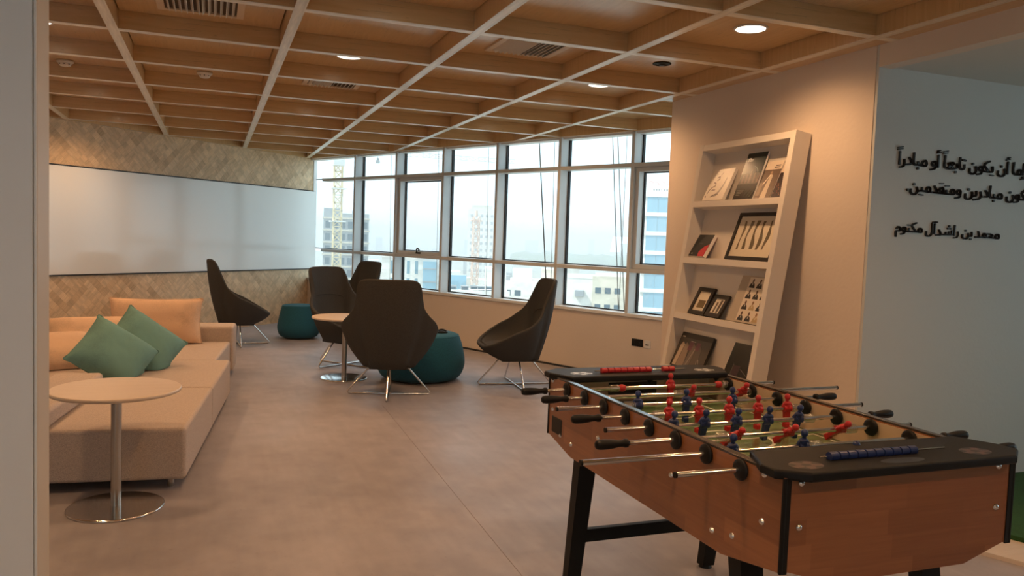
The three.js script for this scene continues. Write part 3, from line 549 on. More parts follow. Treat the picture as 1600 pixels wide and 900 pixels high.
// legs
function leg(x, z, dz) {
  const g = new THREE.BoxGeometry(0.078, 0.62, 0.06, 1, 1, 1), p = g.attributes.position;
  for (let i = 0; i < p.count; i++) { const low = p.getY(i) < 0; p.setX(i, p.getX(i) * (low ? 0.78 : 1)); p.setZ(i, p.getZ(i) * (low ? 0.78 : 1) + (low ? dz : 0)); p.setY(i, low ? 0.012 : 0.632); }
  g.computeVertexNormals(); const l = mesh('leg', g.translate(lx(x), 0, lz(z)), M.plastic, foos);
  mesh('levelling_foot', tf(cyl(0.024, 0.03, 0.014, 20), [lx(x), 0.007, lz(z) + dz]), M.rubber, l);
}
for (const x of [1.435, 2.105]) { leg(x, -2.86, -0.10); leg(x, -1.84, 0.10); }
for (const z of [-2.925, -1.775]) mesh('cross_bar', bx(lx(1.46), lx(2.08), 0.195, 0.25, lz(z) - 0.015, lz(z) + 0.015, 0.004), M.plastic, foos);
// bolts
const bolt = new THREE.LatheGeometry([[0, 0.007], [0.004, 0.0068], [0.008, 0.004], [0.0095, 0]].map((p) => V2(...p)), 14);
for (const [y, z] of [[0.852, -3.07], [0.732, -3.06], [0.64, -2.97], [0.628, -2.865], [0.856, -1.679], [0.729, -1.679], [0.628, -1.894], [0.646, -1.801], [0.723, -2.123], [0.715, -2.631]]) { mesh('bolt', tf(bolt.clone(), [lx(FX0) - 0.001, y, lz(z)], [0, 0, Math.PI / 2]), M.chrome, foos); mesh('bolt', tf(bolt.clone(), [lx(FX1) + 0.001, y, lz(z)], [0, 0, -Math.PI / 2]), M.chrome, foos); }
for (const [x, y] of [[1.416, 0.853], [1.416, 0.737], [2.118, 0.849], [2.118, 0.729]]) mesh('bolt', tf(bolt.clone(), [lx(x), y, lz(FZ1) + 0.001], [Math.PI / 2, 0, 0]), M.chrome, foos);
mesh('ball_return', bx(lx(FX0) - 0.004, lx(FX0) + 0.002, 0.638, 0.706, lz(-3.06), lz(-2.96), 0.018), M.dark, foos);
// rods and players
function playerGeo() {
  const sp = (r, p, s) => tf(new THREE.SphereGeometry(r, 14, 10), p, [0, 0, 0], s);
  const legG = new THREE.BoxGeometry(0.021, 0.05, 0.014, 1, 3, 1), q = legG.attributes.position;
  for (let i = 0; i < q.count; i++) { const t = (0.025 - q.getY(i)) / 0.05; q.setX(i, q.getX(i) * (1.15 - 0.25 * t)); q.setZ(i, q.getZ(i) * (1.1 - 0.2 * t)); }
  legG.translate(0, -0.036, 0); legG.computeVertexNormals();
  return merge(sp(0.0118, [0, 0.044, 0], [0.95, 1.12, 1]), tf(cyl(0.006, 0.007, 0.014, 10), [0, 0.031, 0]), sp(0.014, [0, 0.019, 0], [1.28, 0.72, 0.82]), sp(0.0155, [0, 0.004, 0], [1.0, 1.35, 0.85]), sp(0.007, [-0.0165, 0.008, 0], [0.8, 2.0, 0.95]), sp(0.007, [0.0165, 0.008, 0], [0.8, 2.0, 0.95]), tf(cyl(0.0135, 0.0135, 0.034, 16), [0, 0, 0], [0, 0, Math.PI / 2]), legG, bx(-0.0105, 0.0105, -0.074, -0.054, -0.011, 0.011, 0.004));
}
const PG = playerGeo();
const handleGeo = lathe([[0, 0], [0.0085, 0.001], [0.0135, 0.006], [0.0155, 0.018], [0.0155, 0.04], [0.0135, 0.062], [0.0105, 0.078], [0.0105, 0.092], [0.0135, 0.098], [0.0135, 0.108], [0.009, 0.111], [0, 0.111]], 20);
const springPts = []; for (let k = 0; k <= 90; k++) { const a = k / 90 * Math.PI * 2 * 6.5; springPts.push(V(k / 90 * 0.042 - 0.021, 0.0145 * Math.cos(a), 0.0145 * Math.sin(a))); }
const springGeo = new THREE.TubeGeometry(new THREE.CatmullRomCurve3(springPts), 130, 0.0013, 5);
const bushGeo = lathe([[0.008, -0.012], [0.016, -0.012], [0.018, -0.006], [0.028, -0.004], [0.030, 0], [0.029, 0.006], [0.02, 0.010], [0.008, 0.011]], 24);
const RODS = [                       // left end, right end, handle side, colour, tilt, players, springs, bumpers
  [1.269, 2.387, 0, 'red', 0, [1.847], [1.575, 2.135], [1.612, 2.091], 1.16],
  [1.288, 2.60, 0, 'red', 0.75, [1.835, 2.094], [1.786, 2.143], [], 1.178],
  [1.17, 2.317, 1, 'navy', 0, [1.502, 1.714, 1.926], [1.465, 1.972], [], 2.442],
  [1.267, 2.42, 0, 'red', 0, [1.536, 1.662, 1.792, 1.922, 2.056], [1.49, 2.10], [], 1.152],
  [1.198, 2.298, 1, 'navy', 0.25, [1.449, 1.573, 1.704, 1.836, 1.968], [1.408, 2.014], [], 2.41],
  [1.194, 2.321, 0, 'red', 0.95, [1.579, 1.789, 2.007], [1.53, 2.051], [], 1.079],
  [0.954, 2.293, 1, 'navy', 0.1, [1.449, 1.71], [1.405, 1.757], [], 2.40],
  [1.151, 2.30, 1, 'navy', 0, [1.76], [1.42, 2.08], [1.455, 2.045], 2.41]];
RODS.forEach(([a, b, side, col, tilt, pl, sp, bump, hEnd], k) => {
  const z = lz(-2.914 + 0.1632 * k), y = 0.842, m = M[col];
  const rod = mesh('rod', tf(cyl(0.0078, 0.0078, b - a, 14), [lx((a + b) / 2), y, z], [0, 0, Math.PI / 2]), M.chrome, foos);
  for (const [x, d] of [[FX0, 1], [FX1, -1]]) { mesh('bushing', tf(bushGeo.clone(), [lx(x) - d * 0.006, y, z], [0, 0, d * Math.PI / 2]), M.rubber, rod); mesh('bushing', tf(bushGeo.clone(), [lx(x) + d * (TH + 0.014), y, z], [0, 0, -d * Math.PI / 2]), M.rubber, rod); }
  for (const x of pl) { const p = mesh('player', PG, m, rod); p.position.set(lx(x), y, z); p.rotation.x = tilt; }
  for (const x of sp) mesh('spring', springGeo, M.chrome, rod).position.set(lx(x), y, z);
  for (const x of bump) mesh('bumper', tf(lathe([[0.006, -0.016], [0.0125, -0.013], [0.0155, -0.004], [0.0155, 0.004], [0.0125, 0.013], [0.006, 0.016]], 18), [lx(x), y, z], [0, 0, Math.PI / 2]), m, rod);
  if (side) mesh('handle', tf(handleGeo.clone(), [lx(hEnd), y, z], [0, 0, Math.PI / 2]), M.rubber, rod); else mesh('handle', tf(handleGeo.clone(), [lx(hEnd), y, z], [0, 0, -Math.PI / 2]), M.rubber, rod);
  const e = side ? a : b; mesh('end_plug', tf(cyl(0.0085, 0.0085, 0.006, 14), [lx(e), y, z], [0, 0, Math.PI / 2]), M.rubber, rod);
});

// ------------------------------------------------------------------ leaning bookshelf
const BZ = -4.64, TLEAN = R(8.69), BD = 0.118;
const shelf = thing('leaning_bookshelf', 'off-white bookshelf leaning against the plaster wall, five open shelves', 'bookshelf', [3.222, 0, BZ]);
shelf.rotation.z = -TLEAN;
const SH = [0.12, 0.515, 0.92, 1.335, 1.756], ZH = 0.527, ST_ = 0.045;
for (const s of [-1, 1]) {
  const sh = new THREE.Shape([[-BD, BD * -Math.tan(TLEAN)], [0, 0], [0, 2.208], [-BD, 2.208]].map((p) => V2(...p)));
  mesh('side_board', uvm(new THREE.ExtrudeGeometry(sh, { depth: ST_, bevelEnabled: true, bevelSize: 0.0015, bevelThickness: 0.0015, bevelSegments: 1 }).translate(0, 0, s > 0 ? ZH - ST_ : -ZH)), M.shelf, shelf);
}
for (const y of [...SH, 2.183]) mesh('shelf_board', bx(-BD, -0.008, y - 0.022, y + 0.023, -ZH + ST_, ZH - ST_, 0.0015), M.shelf, shelf);
mesh('back_board', bx(-0.008, -0.001, 0.1, 2.2, -ZH + ST_, ZH - ST_), M.shelf, shelf);

function canvasMat(w, h, draw, rough = 0.35) { const c = document.createElement('canvas'); c.width = w; c.height = h; draw(c.getContext('2d'), w, h); const t = new THREE.CanvasTexture(c); t.colorSpace = THREE.SRGBColorSpace; return std({ map: t, roughness: rough }); }
// a thing on a shelf: z0..z1 along the wall, height, thickness; leans on the back board
function onShelf(name, label, cat, row, z0, z1, h, th, print, opt = {}) {
  const base = SH[row] + 0.0235, tilt = Math.asin(Math.min(0.5, (opt.lean ?? 0.07) / h));
  const t = thing(name, label, cat, [0, 0, 0], 0, opt.group);
  const m = new THREE.Matrix4().makeTranslation(3.222, 0, BZ).multiply(new THREE.Matrix4().makeRotationZ(-TLEAN));
  const L = new THREE.Matrix4().makeTranslation(-0.0095 - (opt.lean ?? 0.07) - (opt.out ?? 0), base, (z0 + z1) / 2 - BZ).multiply(new THREE.Matrix4().makeRotationZ(-tilt)).multiply(new THREE.Matrix4().makeTranslation(-th, 0.002, 0)).multiply(new THREE.Matrix4().makeRotationY(-Math.PI / 2));
  m.multiply(L); m.decompose(t.position, t.quaternion, t.scale);
  const w = z1 - z0;        // local: x along the wall, y up, z out of the shelf
  if (opt.frame) {
    const f = opt.frame;
    mesh('frame', merge(bx(-w / 2, w / 2, 0, f, -th, 0), bx(-w / 2, w / 2, h - f, h, -th, 0), bx(-w / 2, -w / 2 + f, f, h - f, -th, 0), bx(w / 2 - f, w / 2, f, h - f, -th, 0)), M.blackFrame, t);
    mesh('picture', new THREE.BoxGeometry(w - 2 * f, h - 2 * f, 0.004).translate(0, h / 2, -th / 2 - 0.002), print, t);
    mesh('glazing', new THREE.BoxGeometry(w - 2 * f, h - 2 * f, 0.002).translate(0, h / 2, -th / 2 + 0.004), M.pictureGlass, t);
  } else {
    mesh(opt.bodyName ?? 'pages', bx(-w / 2 + 0.001, w / 2 - 0.001, 0.001, h - 0.001, -th, -0.002), opt.body ?? M.paper, t);
    mesh(opt.coverName ?? 'cover', new THREE.BoxGeometry(w, h, 0.002).translate(0, h / 2, -0.001), print, t);
    if (opt.bodyName == null) mesh('back_cover', bx(-w / 2, w / 2, 0, h, -th - 0.002, -th), opt.spine ?? M.paper, t);
  }
  return t;
}
onShelf('book', 'white book with a brown ink drawing on its cover, top shelf', 'book', 4, -5.05, -4.80, 0.255, 0.022, canvasMat(256, 256, (g) => {
  g.fillStyle = '#e6dccd'; g.fillRect(0, 0, 256, 256); g.strokeStyle = '#4a1410'; g.lineCap = 'round';
  const st = (w, ...p) => { g.lineWidth = w; g.beginPath(); g.moveTo(p[0], p[1]); for (let i = 2; i < p.length; i += 2) g.lineTo(p[i], p[i + 1]); g.stroke(); };
  st(4, 128, 30, 112, 50); st(11, 84, 70, 104, 62, 112, 84, 94, 92); st(9, 66, 110, 88, 118, 96, 138, 60, 150, 36, 176); st(7, 70, 172, 110, 172); st(6, 36, 176, 30, 200); st(10, 20, 222, 26, 230);
  g.fillStyle = '#8d8278'; g.beginPath(); g.moveTo(196, 70); g.quadraticCurveTo(186, 170, 134, 206); g.quadraticCurveTo(96, 214, 84, 232); g.lineTo(150, 224); g.quadraticCurveTo(206, 180, 206, 80); g.fill();
  g.strokeStyle = '#2a1512'; st(7, 88, 228, 110, 216, 140, 210, 156, 216, 170, 208); g.fillStyle = '#b5a894'; g.fillRect(40, 40, 40, 4);
}));
onShelf('magazine', 'tall dark magazine with a night skyline and white initials on its cover', 'magazine', 4, -4.69, -4.475, 0.348, 0.014, canvasMat(256, 400, (g) => {
  g.fillStyle = '#20302f'; g.fillRect(0, 0, 256, 400); g.fillStyle = '#4a453f'; g.fillRect(0, 180, 256, 90); g.fillStyle = '#231f1c'; g.fillRect(0, 270, 256, 130);
  g.fillStyle = '#0c0f10'; g.beginPath(); g.arc(60, 62, 44, 0, 7); g.fill(); g.fillStyle = '#f2f2ee'; g.font = 'bold 44px sans-serif'; g.fillText('dbr', 26, 76);
  for (let i = 0; i < 22; i++) { const h = 26 + ((i * 37) % 70); g.fillStyle = ['#7a5a50', '#3a3430', '#5c4a46', '#8a7468'][i % 4]; g.fillRect(i * 12, 262 - h, 8, h); }
  g.fillStyle = '#9a8a7c'; g.fillRect(124, 150, 6, 112); g.strokeStyle = '#c9d4d2'; g.lineWidth = 3; g.beginPath(); g.moveTo(140, 120); g.quadraticCurveTo(190, 130, 210, 170); g.stroke();
  g.fillStyle = '#7f7b70'; for (let i = 0; i < 4; i++) g.fillRect(24, 320 + i * 14, 90 - i * 12, 5); for (let i = 0; i < 30; i++) { g.fillStyle = '#5f6a5c'; g.fillRect(120 + (i * 29) % 120, 318 + (i * 17) % 60, 3, 12); }
}, 0.25), { spine: M.paper });
onShelf('magazine', 'white-headed magazine with a pale figure photograph beside the dark one', 'magazine', 4, -4.462, -4.296, 0.275, 0.012, canvasMat(200, 330, (g) => {
  g.fillStyle = '#e2d3bf'; g.fillRect(0, 0, 200, 330); g.fillStyle = '#6d5a4a'; g.fillRect(0, 76, 200, 254); g.fillStyle = '#3f342c'; g.fillRect(120, 36, 60, 9); g.fillRect(110, 52, 70, 9);
  g.fillStyle = '#cfbfa9'; g.beginPath(); g.moveTo(100, 110); g.lineTo(130, 130); g.lineTo(140, 330); g.lineTo(70, 330); g.closePath(); g.fill(); g.fillStyle = '#a98d72'; g.beginPath(); g.arc(102, 104, 15, 0, 7); g.fill();
  g.strokeStyle = '#e9dccb'; g.lineWidth = 12; g.beginPath(); g.moveTo(100, 120); g.lineTo(36, 230); g.stroke(); g.fillStyle = '#8f7c69'; g.fillRect(10, 190, 40, 140); g.fillStyle = '#4a2c26'; for (let i = 0; i < 6; i++) g.fillRect(8 + i * 9, 306, 6, 14);
}));
onShelf('magazine', 'white-headed magazine with a dark red picture at the end of the top shelf', 'magazine', 4, -4.288, -4.172, 0.258, 0.012, canvasMat(128, 330, (g) => {
  g.fillStyle = '#dfcfbb'; g.fillRect(0, 0, 128, 330); g.fillStyle = '#231414'; g.fillRect(0, 95, 128, 235); g.fillStyle = '#8d6a58'; g.fillRect(20, 44, 80, 8); for (let i = 0; i < 30; i++) { g.fillStyle = ['#7a3a30', '#a0705a', '#4a2020'][i % 3]; g.fillRect((i * 31) % 118, 190 + (i * 23) % 120, 10, 12); }
}));
onShelf('book', 'thick black book with a red patch on the second shelf', 'book', 3, -5.09, -4.90, 0.185, 0.03, canvasMat(200, 200, (g) => {
  g.fillStyle = '#15191b'; g.fillRect(0, 0, 200, 200); g.fillStyle = '#c02a36'; g.beginPath(); g.moveTo(200, 90); g.lineTo(150, 110); g.lineTo(112, 160); g.lineTo(122, 200); g.lineTo(200, 200); g.fill(); g.fillStyle = '#e6e6e2'; g.fillRect(28, 172, 12, 9); g.fillStyle = '#3c4246'; g.fillRect(60, 78, 50, 8);
}), { spine: std({ color: lin(0.3, 0.12, 0.09), roughness: 0.5 }) });
onShelf('picture_frame', 'large black framed print of five upright brush strokes', 'picture frame', 3, -4.655, -4.175, 0.345, 0.02, canvasMat(480, 340, (g) => {
  g.fillStyle = '#e9dfcd'; g.fillRect(0, 0, 480, 340);
  [[62, 40, 26], [130, 38, 34], [208, 36, 42], [284, 40, 40], [362, 38, 36]].forEach(([x, y, w], k) => { for (let i = 0; i < 120; i++) { const t = i / 120, yy = y + t * 236; g.fillStyle = ['#4a4030', '#7a6b52', '#2a241b', '#94866a'][(i * 7 + k) % 4]; const ww = w * (0.75 + 0.3 * Math.sin(t * 7 + k)); g.fillRect(x + 6 * Math.sin(t * 4 + k * 1.7), yy, ww, 3); } });
}, 0.5), { frame: 0.024 });
onShelf('picture_frame', 'taller of two small black frames, print of a rough square shape', 'picture frame', 2, -4.985, -4.785, 0.215, 0.018, canvasMat(140, 180, (g) => { g.fillStyle = '#ece2d2'; g.fillRect(0, 0, 140, 180); for (let i = 0; i < 300; i++) { g.fillStyle = ['#6d5b3f', '#8a7850', '#4f412c'][i % 3]; g.fillRect(28 + (i * 37) % 84, 78 + (i * 53) % 70, 6, 5); } }, 0.5), { frame: 0.03 });
onShelf('picture_frame', 'shorter of two small black frames, print of two upright strokes', 'picture frame', 2, -4.775, -4.605, 0.178, 0.018, canvasMat(120, 150, (g) => { g.fillStyle = '#ece4d4'; g.fillRect(0, 0, 120, 150); g.fillStyle = '#584637'; g.fillRect(26, 34, 22, 108); g.fillStyle = '#3f3127'; g.fillRect(66, 10, 26, 130); }, 0.5), { frame: 0.03 });
onShelf('portrait_board', 'grey board with twelve small portraits in dark jackets', 'print', 2, -4.50, -4.175, 0.325, 0.02, canvasMat(320, 320, (g) => {
  g.fillStyle = '#b3a694'; g.fillRect(0, 0, 320, 320); g.fillStyle = '#d9cdbb'; g.fillRect(88, 8, 232, 300);
  for (let r = 0; r < 4; r++) for (let c = 0; c < 3; c++) { const x = 96 + c * 74, y = 12 + r * 76, pale = (r * 3 + c) === 7 || (r * 3 + c) === 11; g.fillStyle = pale ? '#b29a72' : '#26201e'; g.beginPath(); g.moveTo(x + 4, y + 68); g.quadraticCurveTo(x + 10, y + 32, x + 32, y + 30); g.quadraticCurveTo(x + 56, y + 32, x + 62, y + 68); g.fill(); g.fillStyle = pale ? '#8a6a4c' : '#5a4032'; g.beginPath(); g.ellipse(x + 33, y + 18, 9, 13, 0, 0, 7); g.fill(); g.fillStyle = '#d8cfc2'; g.fillRect(x + 30, y + 34, 6, 16); }
}, 0.45), { bodyName: 'board', coverName: 'print' });
onShelf('album', 'wide dark album cover showing pale garments on hangers', 'album', 1, -5.085, -4.69, 0.27, 0.022, canvasMat(400, 270, (g) => {
  g.fillStyle = '#241c1a'; g.fillRect(0, 0, 400, 270); g.fillStyle = '#4b4640'; g.fillRect(0, 40, 400, 180);
  [[60, '#b5a28c'], [110, '#8d7a6b'], [200, '#6d6258'], [270, '#5d544c']].forEach(([x, c]) => { g.fillStyle = c; g.beginPath(); g.moveTo(x, 70); g.lineTo(x + 42, 100); g.lineTo(x + 58, 262); g.lineTo(x - 40, 262); g.lineTo(x - 24, 100); g.fill(); g.strokeStyle = '#2c2522'; g.lineWidth = 4; g.stroke(); });
  g.fillStyle = '#6a4450'; g.fillRect(140, 60, 50, 70); g.fillRect(230, 60, 50, 60); g.fillStyle = '#cfc8bc'; g.fillRect(20, 30, 36, 8); g.fillRect(150, 58, 60, 4); g.strokeStyle = '#c9bfb0'; g.lineWidth = 3; for (const [a, b, c, d] of [[300, 190, 330, 262], [318, 180, 356, 262], [232, 110, 190, 240]]) { g.beginPath(); g.moveTo(a, b); g.lineTo(c, d); g.stroke(); }
}, 0.3), { body: M.dark, spine: M.dark });
onShelf('album', 'narrow black album cover with small white items along its lower edge', 'album', 1, -4.452, -4.19, 0.275, 0.02, canvasMat(270, 270, (g) => {
  g.fillStyle = '#0e0c0c'; g.fillRect(0, 0, 270, 270); g.fillStyle = '#35222a'; g.fillRect(80, 150, 70, 70); g.fillStyle = '#4a4340'; g.fillRect(70, 140, 8, 80); g.strokeStyle = '#8a8078'; g.lineWidth = 3; g.beginPath(); g.moveTo(160, 170); g.lineTo(240, 205); g.stroke(); g.fillStyle = '#d8d4cc'; for (let i = 0; i < 7; i++) { g.beginPath(); g.ellipse(30 + i * 33, 232 + (i % 2) * 14, 10, 5, 0.5 * i, 0, 7); g.fill(); }
}, 0.25), { body: M.dark, spine: M.dark });

// ------------------------------------------------------------------ raised lettering on the alcove wall
const TEXT = [[[[460,501,441,494,431,476,463,469,470,484,460,501],[463,470,431,470,406,471,376,473,368,480,368,539],[402,489,406,471],[403,452],[332,510,347,494,347,476,311,469],[295,496,297,476,288,458,264,451],[258,540,259,469],[243,563,277,570],[242,552,276,559]],[[523,500,511,487,526,475,543,480,539,498,523,500],[545,486,539,462,504,451],[562,539,562,470],[571,568,555,565,558,557,578,557],[550,552,578,557]],[[616,539,614,476,631,468,684,467,715,478,713,497],[668,503,646,496,665,488,687,496,684,503,668,503],[665,488,643,470],[665,488,685,469],[706,449],[738,537,738,478,753,469,773,474,775,496],[760,526,783,522],[600,563,633,570],[599,552,632,558]],[[872,492,876,470,864,453,842,446,822,456,822,477],[845,507],[912,496,896,483,909,470,927,474,925,493,912,496],[926,476,918,454,886,447],[987,533,943,508,980,471],[924,469,978,468,1013,471,1014,499],[996,449,1023,447]],[[1117,491,1122,469,1110,451,1082,447,1062,457,1062,477],[1090,507],[1145,537,1144,466],[1157,566,1142,564,1146,557,1156,556],[1129,550,1156,556]],[[1196,538,1195,476,1212,466,1252,467],[1249,497,1234,485,1236,468,1264,469,1263,492,1249,497],[1285,536,1285,468],[1294,456,1274,451,1279,445,1295,443],[1266,437,1295,443]]],[[[336,322],[358,326,358,310,378,298,402,305,411,321,405,340],[382,358],[411,318,445,322,498,318],[447,340,445,322],[426,300,456,297],[492,346,483,333,487,319,508,321,511,340,492,346],[546,355,564,327,565,318,523,317],[565,316,612,315,647,314,698,314],[598,348,585,336,600,323,617,330,614,345,598,348],[617,332,620,317],[642,334,645,315],[587,373,613,374],[632,361,661,362],[690,343,678,330,683,315,705,316,707,335,690,343],[742,342,727,330,737,318,757,321,758,337,742,342],[758,327,753,302,720,293]],[[855,335,857,313,844,297,819,291,800,300,800,321],[826,351],[858,311,890,318,890,342],[926,339,930,317,918,300,871,290],[968,350,984,334,986,316,947,313],[1008,380,1006,321,1022,311,1045,311,1106,310],[1041,331,1045,311],[1042,292],[1096,338,1078,328,1076,311,1106,310,1111,329,1096,338]],[[1206,334,1210,313,1197,295,1174,290,1154,299,1153,321],[1180,351],[1245,339,1232,328,1242,314,1259,318,1260,335,1245,339],[1260,321,1251,298,1220,292],[1310,371,1285,352,1312,318],[1261,311,1312,312,1332,313,1331,338],[1320,357]]],[[[267,45,266,76,274,79,293,79,297,93,283,103,270,92],[325,101,313,91,321,79,338,82,338,97,325,101],[338,84,328,66,306,60],[338,77,386,77,443,76],[365,95,365,78],[421,130,388,114,421,79],[354,116,381,114],[452,99,440,88,443,76,466,77,466,93,452,99]],[[549,131,549,76,539,61,519,55,503,62,503,81],[570,129,568,73],[554,138,569,141,585,141]],[[606,95,617,78,618,68,584,64],[618,69,662,69,714,70],[661,82,662,69],[687,86,688,69],[710,94,713,71],[687,121],[678,106],[698,107],[732,126,731,68],[761,90,762,71,755,57,729,51]],[[847,82,848,65,836,51,816,49,800,58,800,73],[824,99],[848,67,875,68,876,90],[870,49]],[[931,97,938,78,938,65,909,63],[938,63,1015,64,1060,62,1102,61],[982,87,971,76,974,64,998,65,997,80,982,87],[1010,85,1030,86,1055,77,1025,66],[1096,86,1080,75,1081,61,1109,62,1110,79,1096,86]]]];
const WORDS = ['first line of black raised Arabic lettering on the grey wall, topmost', 'middle line of black raised Arabic lettering on the grey wall', 'lowest and smallest line of black raised Arabic lettering, a signature'];
TEXT.forEach((line, n) => {
  const t = thing('wall_lettering', WORDS[n], 'lettering', [XR, 1.5, ZT], 0, 'black lettering on the alcove wall'), w = n === 2 ? 0.0088 : 0.0108, d = 0.012;
  for (const word of line) {
    const gs = [];
    for (const st of word) {
      const p = []; for (let i = 0; i < st.length; i += 2) p.push([(st[i] / 1000) + 3.5 - XR, st[i + 1] / 1000]);
      if (p.length === 1) { gs.push(tf(cyl(w * 0.72, w * 0.72, d, 12), [p[0][0], p[0][1], d / 2], [Math.PI / 2, 0, 0])); continue; }
      const closed = p.length > 3 && Math.hypot(p[0][0] - p.at(-1)[0], p[0][1] - p.at(-1)[1]) < 1e-6;
      let len = 0; for (let i = 1; i < p.length; i++) len += Math.hypot(p[i][0] - p[i - 1][0], p[i][1] - p[i - 1][1]);
      const ws = (p.length === 4 && len < 0.09 && !closed && word.length > 4 && len < 0.062) ? w * 0.7 : (p.length === 2 && len > 0.0255 && len < 0.04 && Math.abs(p[0][1] - p[1][1]) < 0.6 * Math.abs(p[0][0] - p[1][0])) ? w * 0.65 : w;
      const pts = p.map((q) => V(q[0], q[1], 0)), c = pts.length > 2 ? new THREE.CatmullRomCurve3(closed ? pts.slice(0, -1) : pts, closed, 'centripetal').getPoints(pts.length * 4) : pts;
      for (let i = 0; i < c.length; i++) {
        gs.push(tf(cyl(ws / 2, ws / 2, d, 10), [c[i].x, c[i].y, d / 2], [Math.PI / 2, 0, 0]));
        if (i) { const a = c[i - 1], b = c[i], l = a.distanceTo(b); if (l > 1e-5) gs.push(tf(new THREE.BoxGeometry(l, ws, d), [(a.x + b.x) / 2, (a.y + b.y) / 2, d / 2], [0, 0, Math.atan2(b.y - a.y, b.x - a.x)])); }
      }
    }
    mesh('word', merge(gs), M.letter, t);
  }
});

// ------------------------------------------------------------------ the city outside
const polar = (az, d) => [d * Math.sin(R(az)), 0, -d * Math.cos(R(az))];
const GY = -45;
const O = {
  ground: std({ color: lin(0.34, 0.33, 0.27), map: facadeTex, roughness: 1 }),
  white: std({ color: lin(0.82, 0.79, 0.74), map: facadeTex, roughness: 0.85 }),
  cream: std({ color: lin(0.66, 0.60, 0.50), map: facadeTex, roughness: 0.85 }),
  grey: std({ color: lin(0.36, 0.38, 0.40), map: facadeTex, roughness: 0.85 }),
  pane: std({ color: lin(0.16, 0.28, 0.34), roughness: 0.12, metalness: 0.3 }),
  bluePane: std({ color: lin(0.26, 0.42, 0.52), roughness: 0.12, metalness: 0.3 }),
  darkPane: std({ color: lin(0.07, 0.11, 0.14), roughness: 0.2 }),
  steelWhite: std({ color: lin(0.72, 0.72, 0.70), roughness: 0.6 }),
  yellow: std({ color: lin(0.70, 0.58, 0.36), roughness: 0.6 }),
  orange: std({ color: lin(0.76, 0.55, 0.45), roughness: 0.6 }),
  leaf: std({ color: lin(0.10, 0.16, 0.07), roughness: 1 }),
  rope: std({ color: lin(0.10, 0.11, 0.11), roughness: 0.8 }),
};
struct(mesh('ground', slab([[-1500, 40], [2600, 40], [2600, -3400], [-1500, -3400]], GY - 1, GY), O.ground), 'hazy flat city ground far below', 'ground');
function building(name, label, az, d, group) { return thing(name, label, 'building', polar(az, d), -R(az), group); }
function wins(t, mat, xs, ys, w, h, z, name = 'window') { for (const x of xs) for (const y of ys) { const f = mesh(name, bx(x - w / 2, x + w / 2, y, y + h, z - 0.2, z + 0.04), mat, t); } }
const seq = (n, a, s) => [...Array(n).keys()].map((k) => a + k * s);
{ // unfinished grey block behind the crane
  const t = building('unfinished_block', 'grey unfinished building behind the lattice crane mast', 9.0, 262);
  mesh('wall', bx(-8, 6.4, GY, 7.6, -14, 0), O.grey, t); mesh('parapet', merge(bx(-8, -3, 7.6, 9.2, -12, -2), bx(1, 5, 7.6, 8.8, -12, -2)), O.grey, t);
  for (let k = 0; k < 7; k++) mesh('floor_slab', bx(-8.3, 6.7, 5.8 - k * 3.9, 6.3 - k * 3.9, -14, 0.5), O.cream, t);
  wins(t, O.darkPane, seq(6, -6.6, 2.35), seq(6, 2.8, -3.9), 1.5, 2.2, 0);
}
{ const t = building('office_block', 'pale office building with two rows of tall dark windows', 13.5, 160);
  mesh('wall', bx(-6, 5.6, GY, -3.2, -12, 0), O.white, t); mesh('parapet', bx(-6.1, 5.7, -3.2, -2.8, -12.1, 0.15), O.white, t);
  wins(t, O.pane, [-3.9, -2.3, -0.7, 0.9], seq(4, -6.3, -3.5), 0.62, 2.6, 0);
  mesh('glass_bay', bx(2.2, 4.9, GY, -3.7, -3, 0.8), O.bluePane, t); for (let k = 0; k < 4; k++) mesh('bay_band', bx(2.15, 4.95, -5.3 - k * 2.6, -5.05 - k * 2.6, -2.9, 0.9), O.grey, t);
}
{ const t = building('hazy_tower', 'pale hazy tower rising behind the orange mast', 18.4, 700); mesh('wall', bx(-12, 12, GY, 26, -20, 0), O.white, t); mesh('crown', bx(-9, 9, 26, 29.5, -18, -2), O.cream, t); wins(t, O.grey, seq(5, -8.8, 4.4), seq(9, 19, -6), 2.2, 2.6, 0); }
function lattice(t, name, mat, a, b, w, step, r) {     // square lattice beam from a to b
  const d = V(...b).sub(V(...a)), L = d.length(), n = Math.round(L / step), q = new THREE.Quaternion().setFromUnitVectors(V(0, 1, 0), d.clone().normalize()), gs = [];
  const bar = (p0, p1) => { const v = V(...p1).sub(V(...p0)), g = new THREE.BoxGeometry(r, v.length(), r).applyQuaternion(new THREE.Quaternion().setFromUnitVectors(V(0, 1, 0), v.clone().normalize())); gs.push(g.translate((p0[0] + p1[0]) / 2, (p0[1] + p1[1]) / 2, (p0[2] + p1[2]) / 2)); };
  const h = w / 2, cs = [[-h, -h], [h, -h], [h, h], [-h, h]];
  for (let i = 0; i < 4; i++) bar([cs[i][0], 0, cs[i][1]], [cs[i][0], L, cs[i][1]]);
  for (let k = 0; k < n; k++) for (let i = 0; i < 4; i++) { const e = cs[i], f = cs[(i + 1) % 4], y0 = k * L / n, y1 = (k + 1) * L / n; bar([e[0], y0, e[1]], [f[0], y0, f[1]]); k % 2 ? bar([e[0], y0, e[1]], [f[0], y1, f[1]]) : bar([f[0], y0, f[1]], [e[0], y1, e[1]]); }
  const g = merge(gs).applyQuaternion(q).translate(...a); return mesh(name, g, mat, t);
}
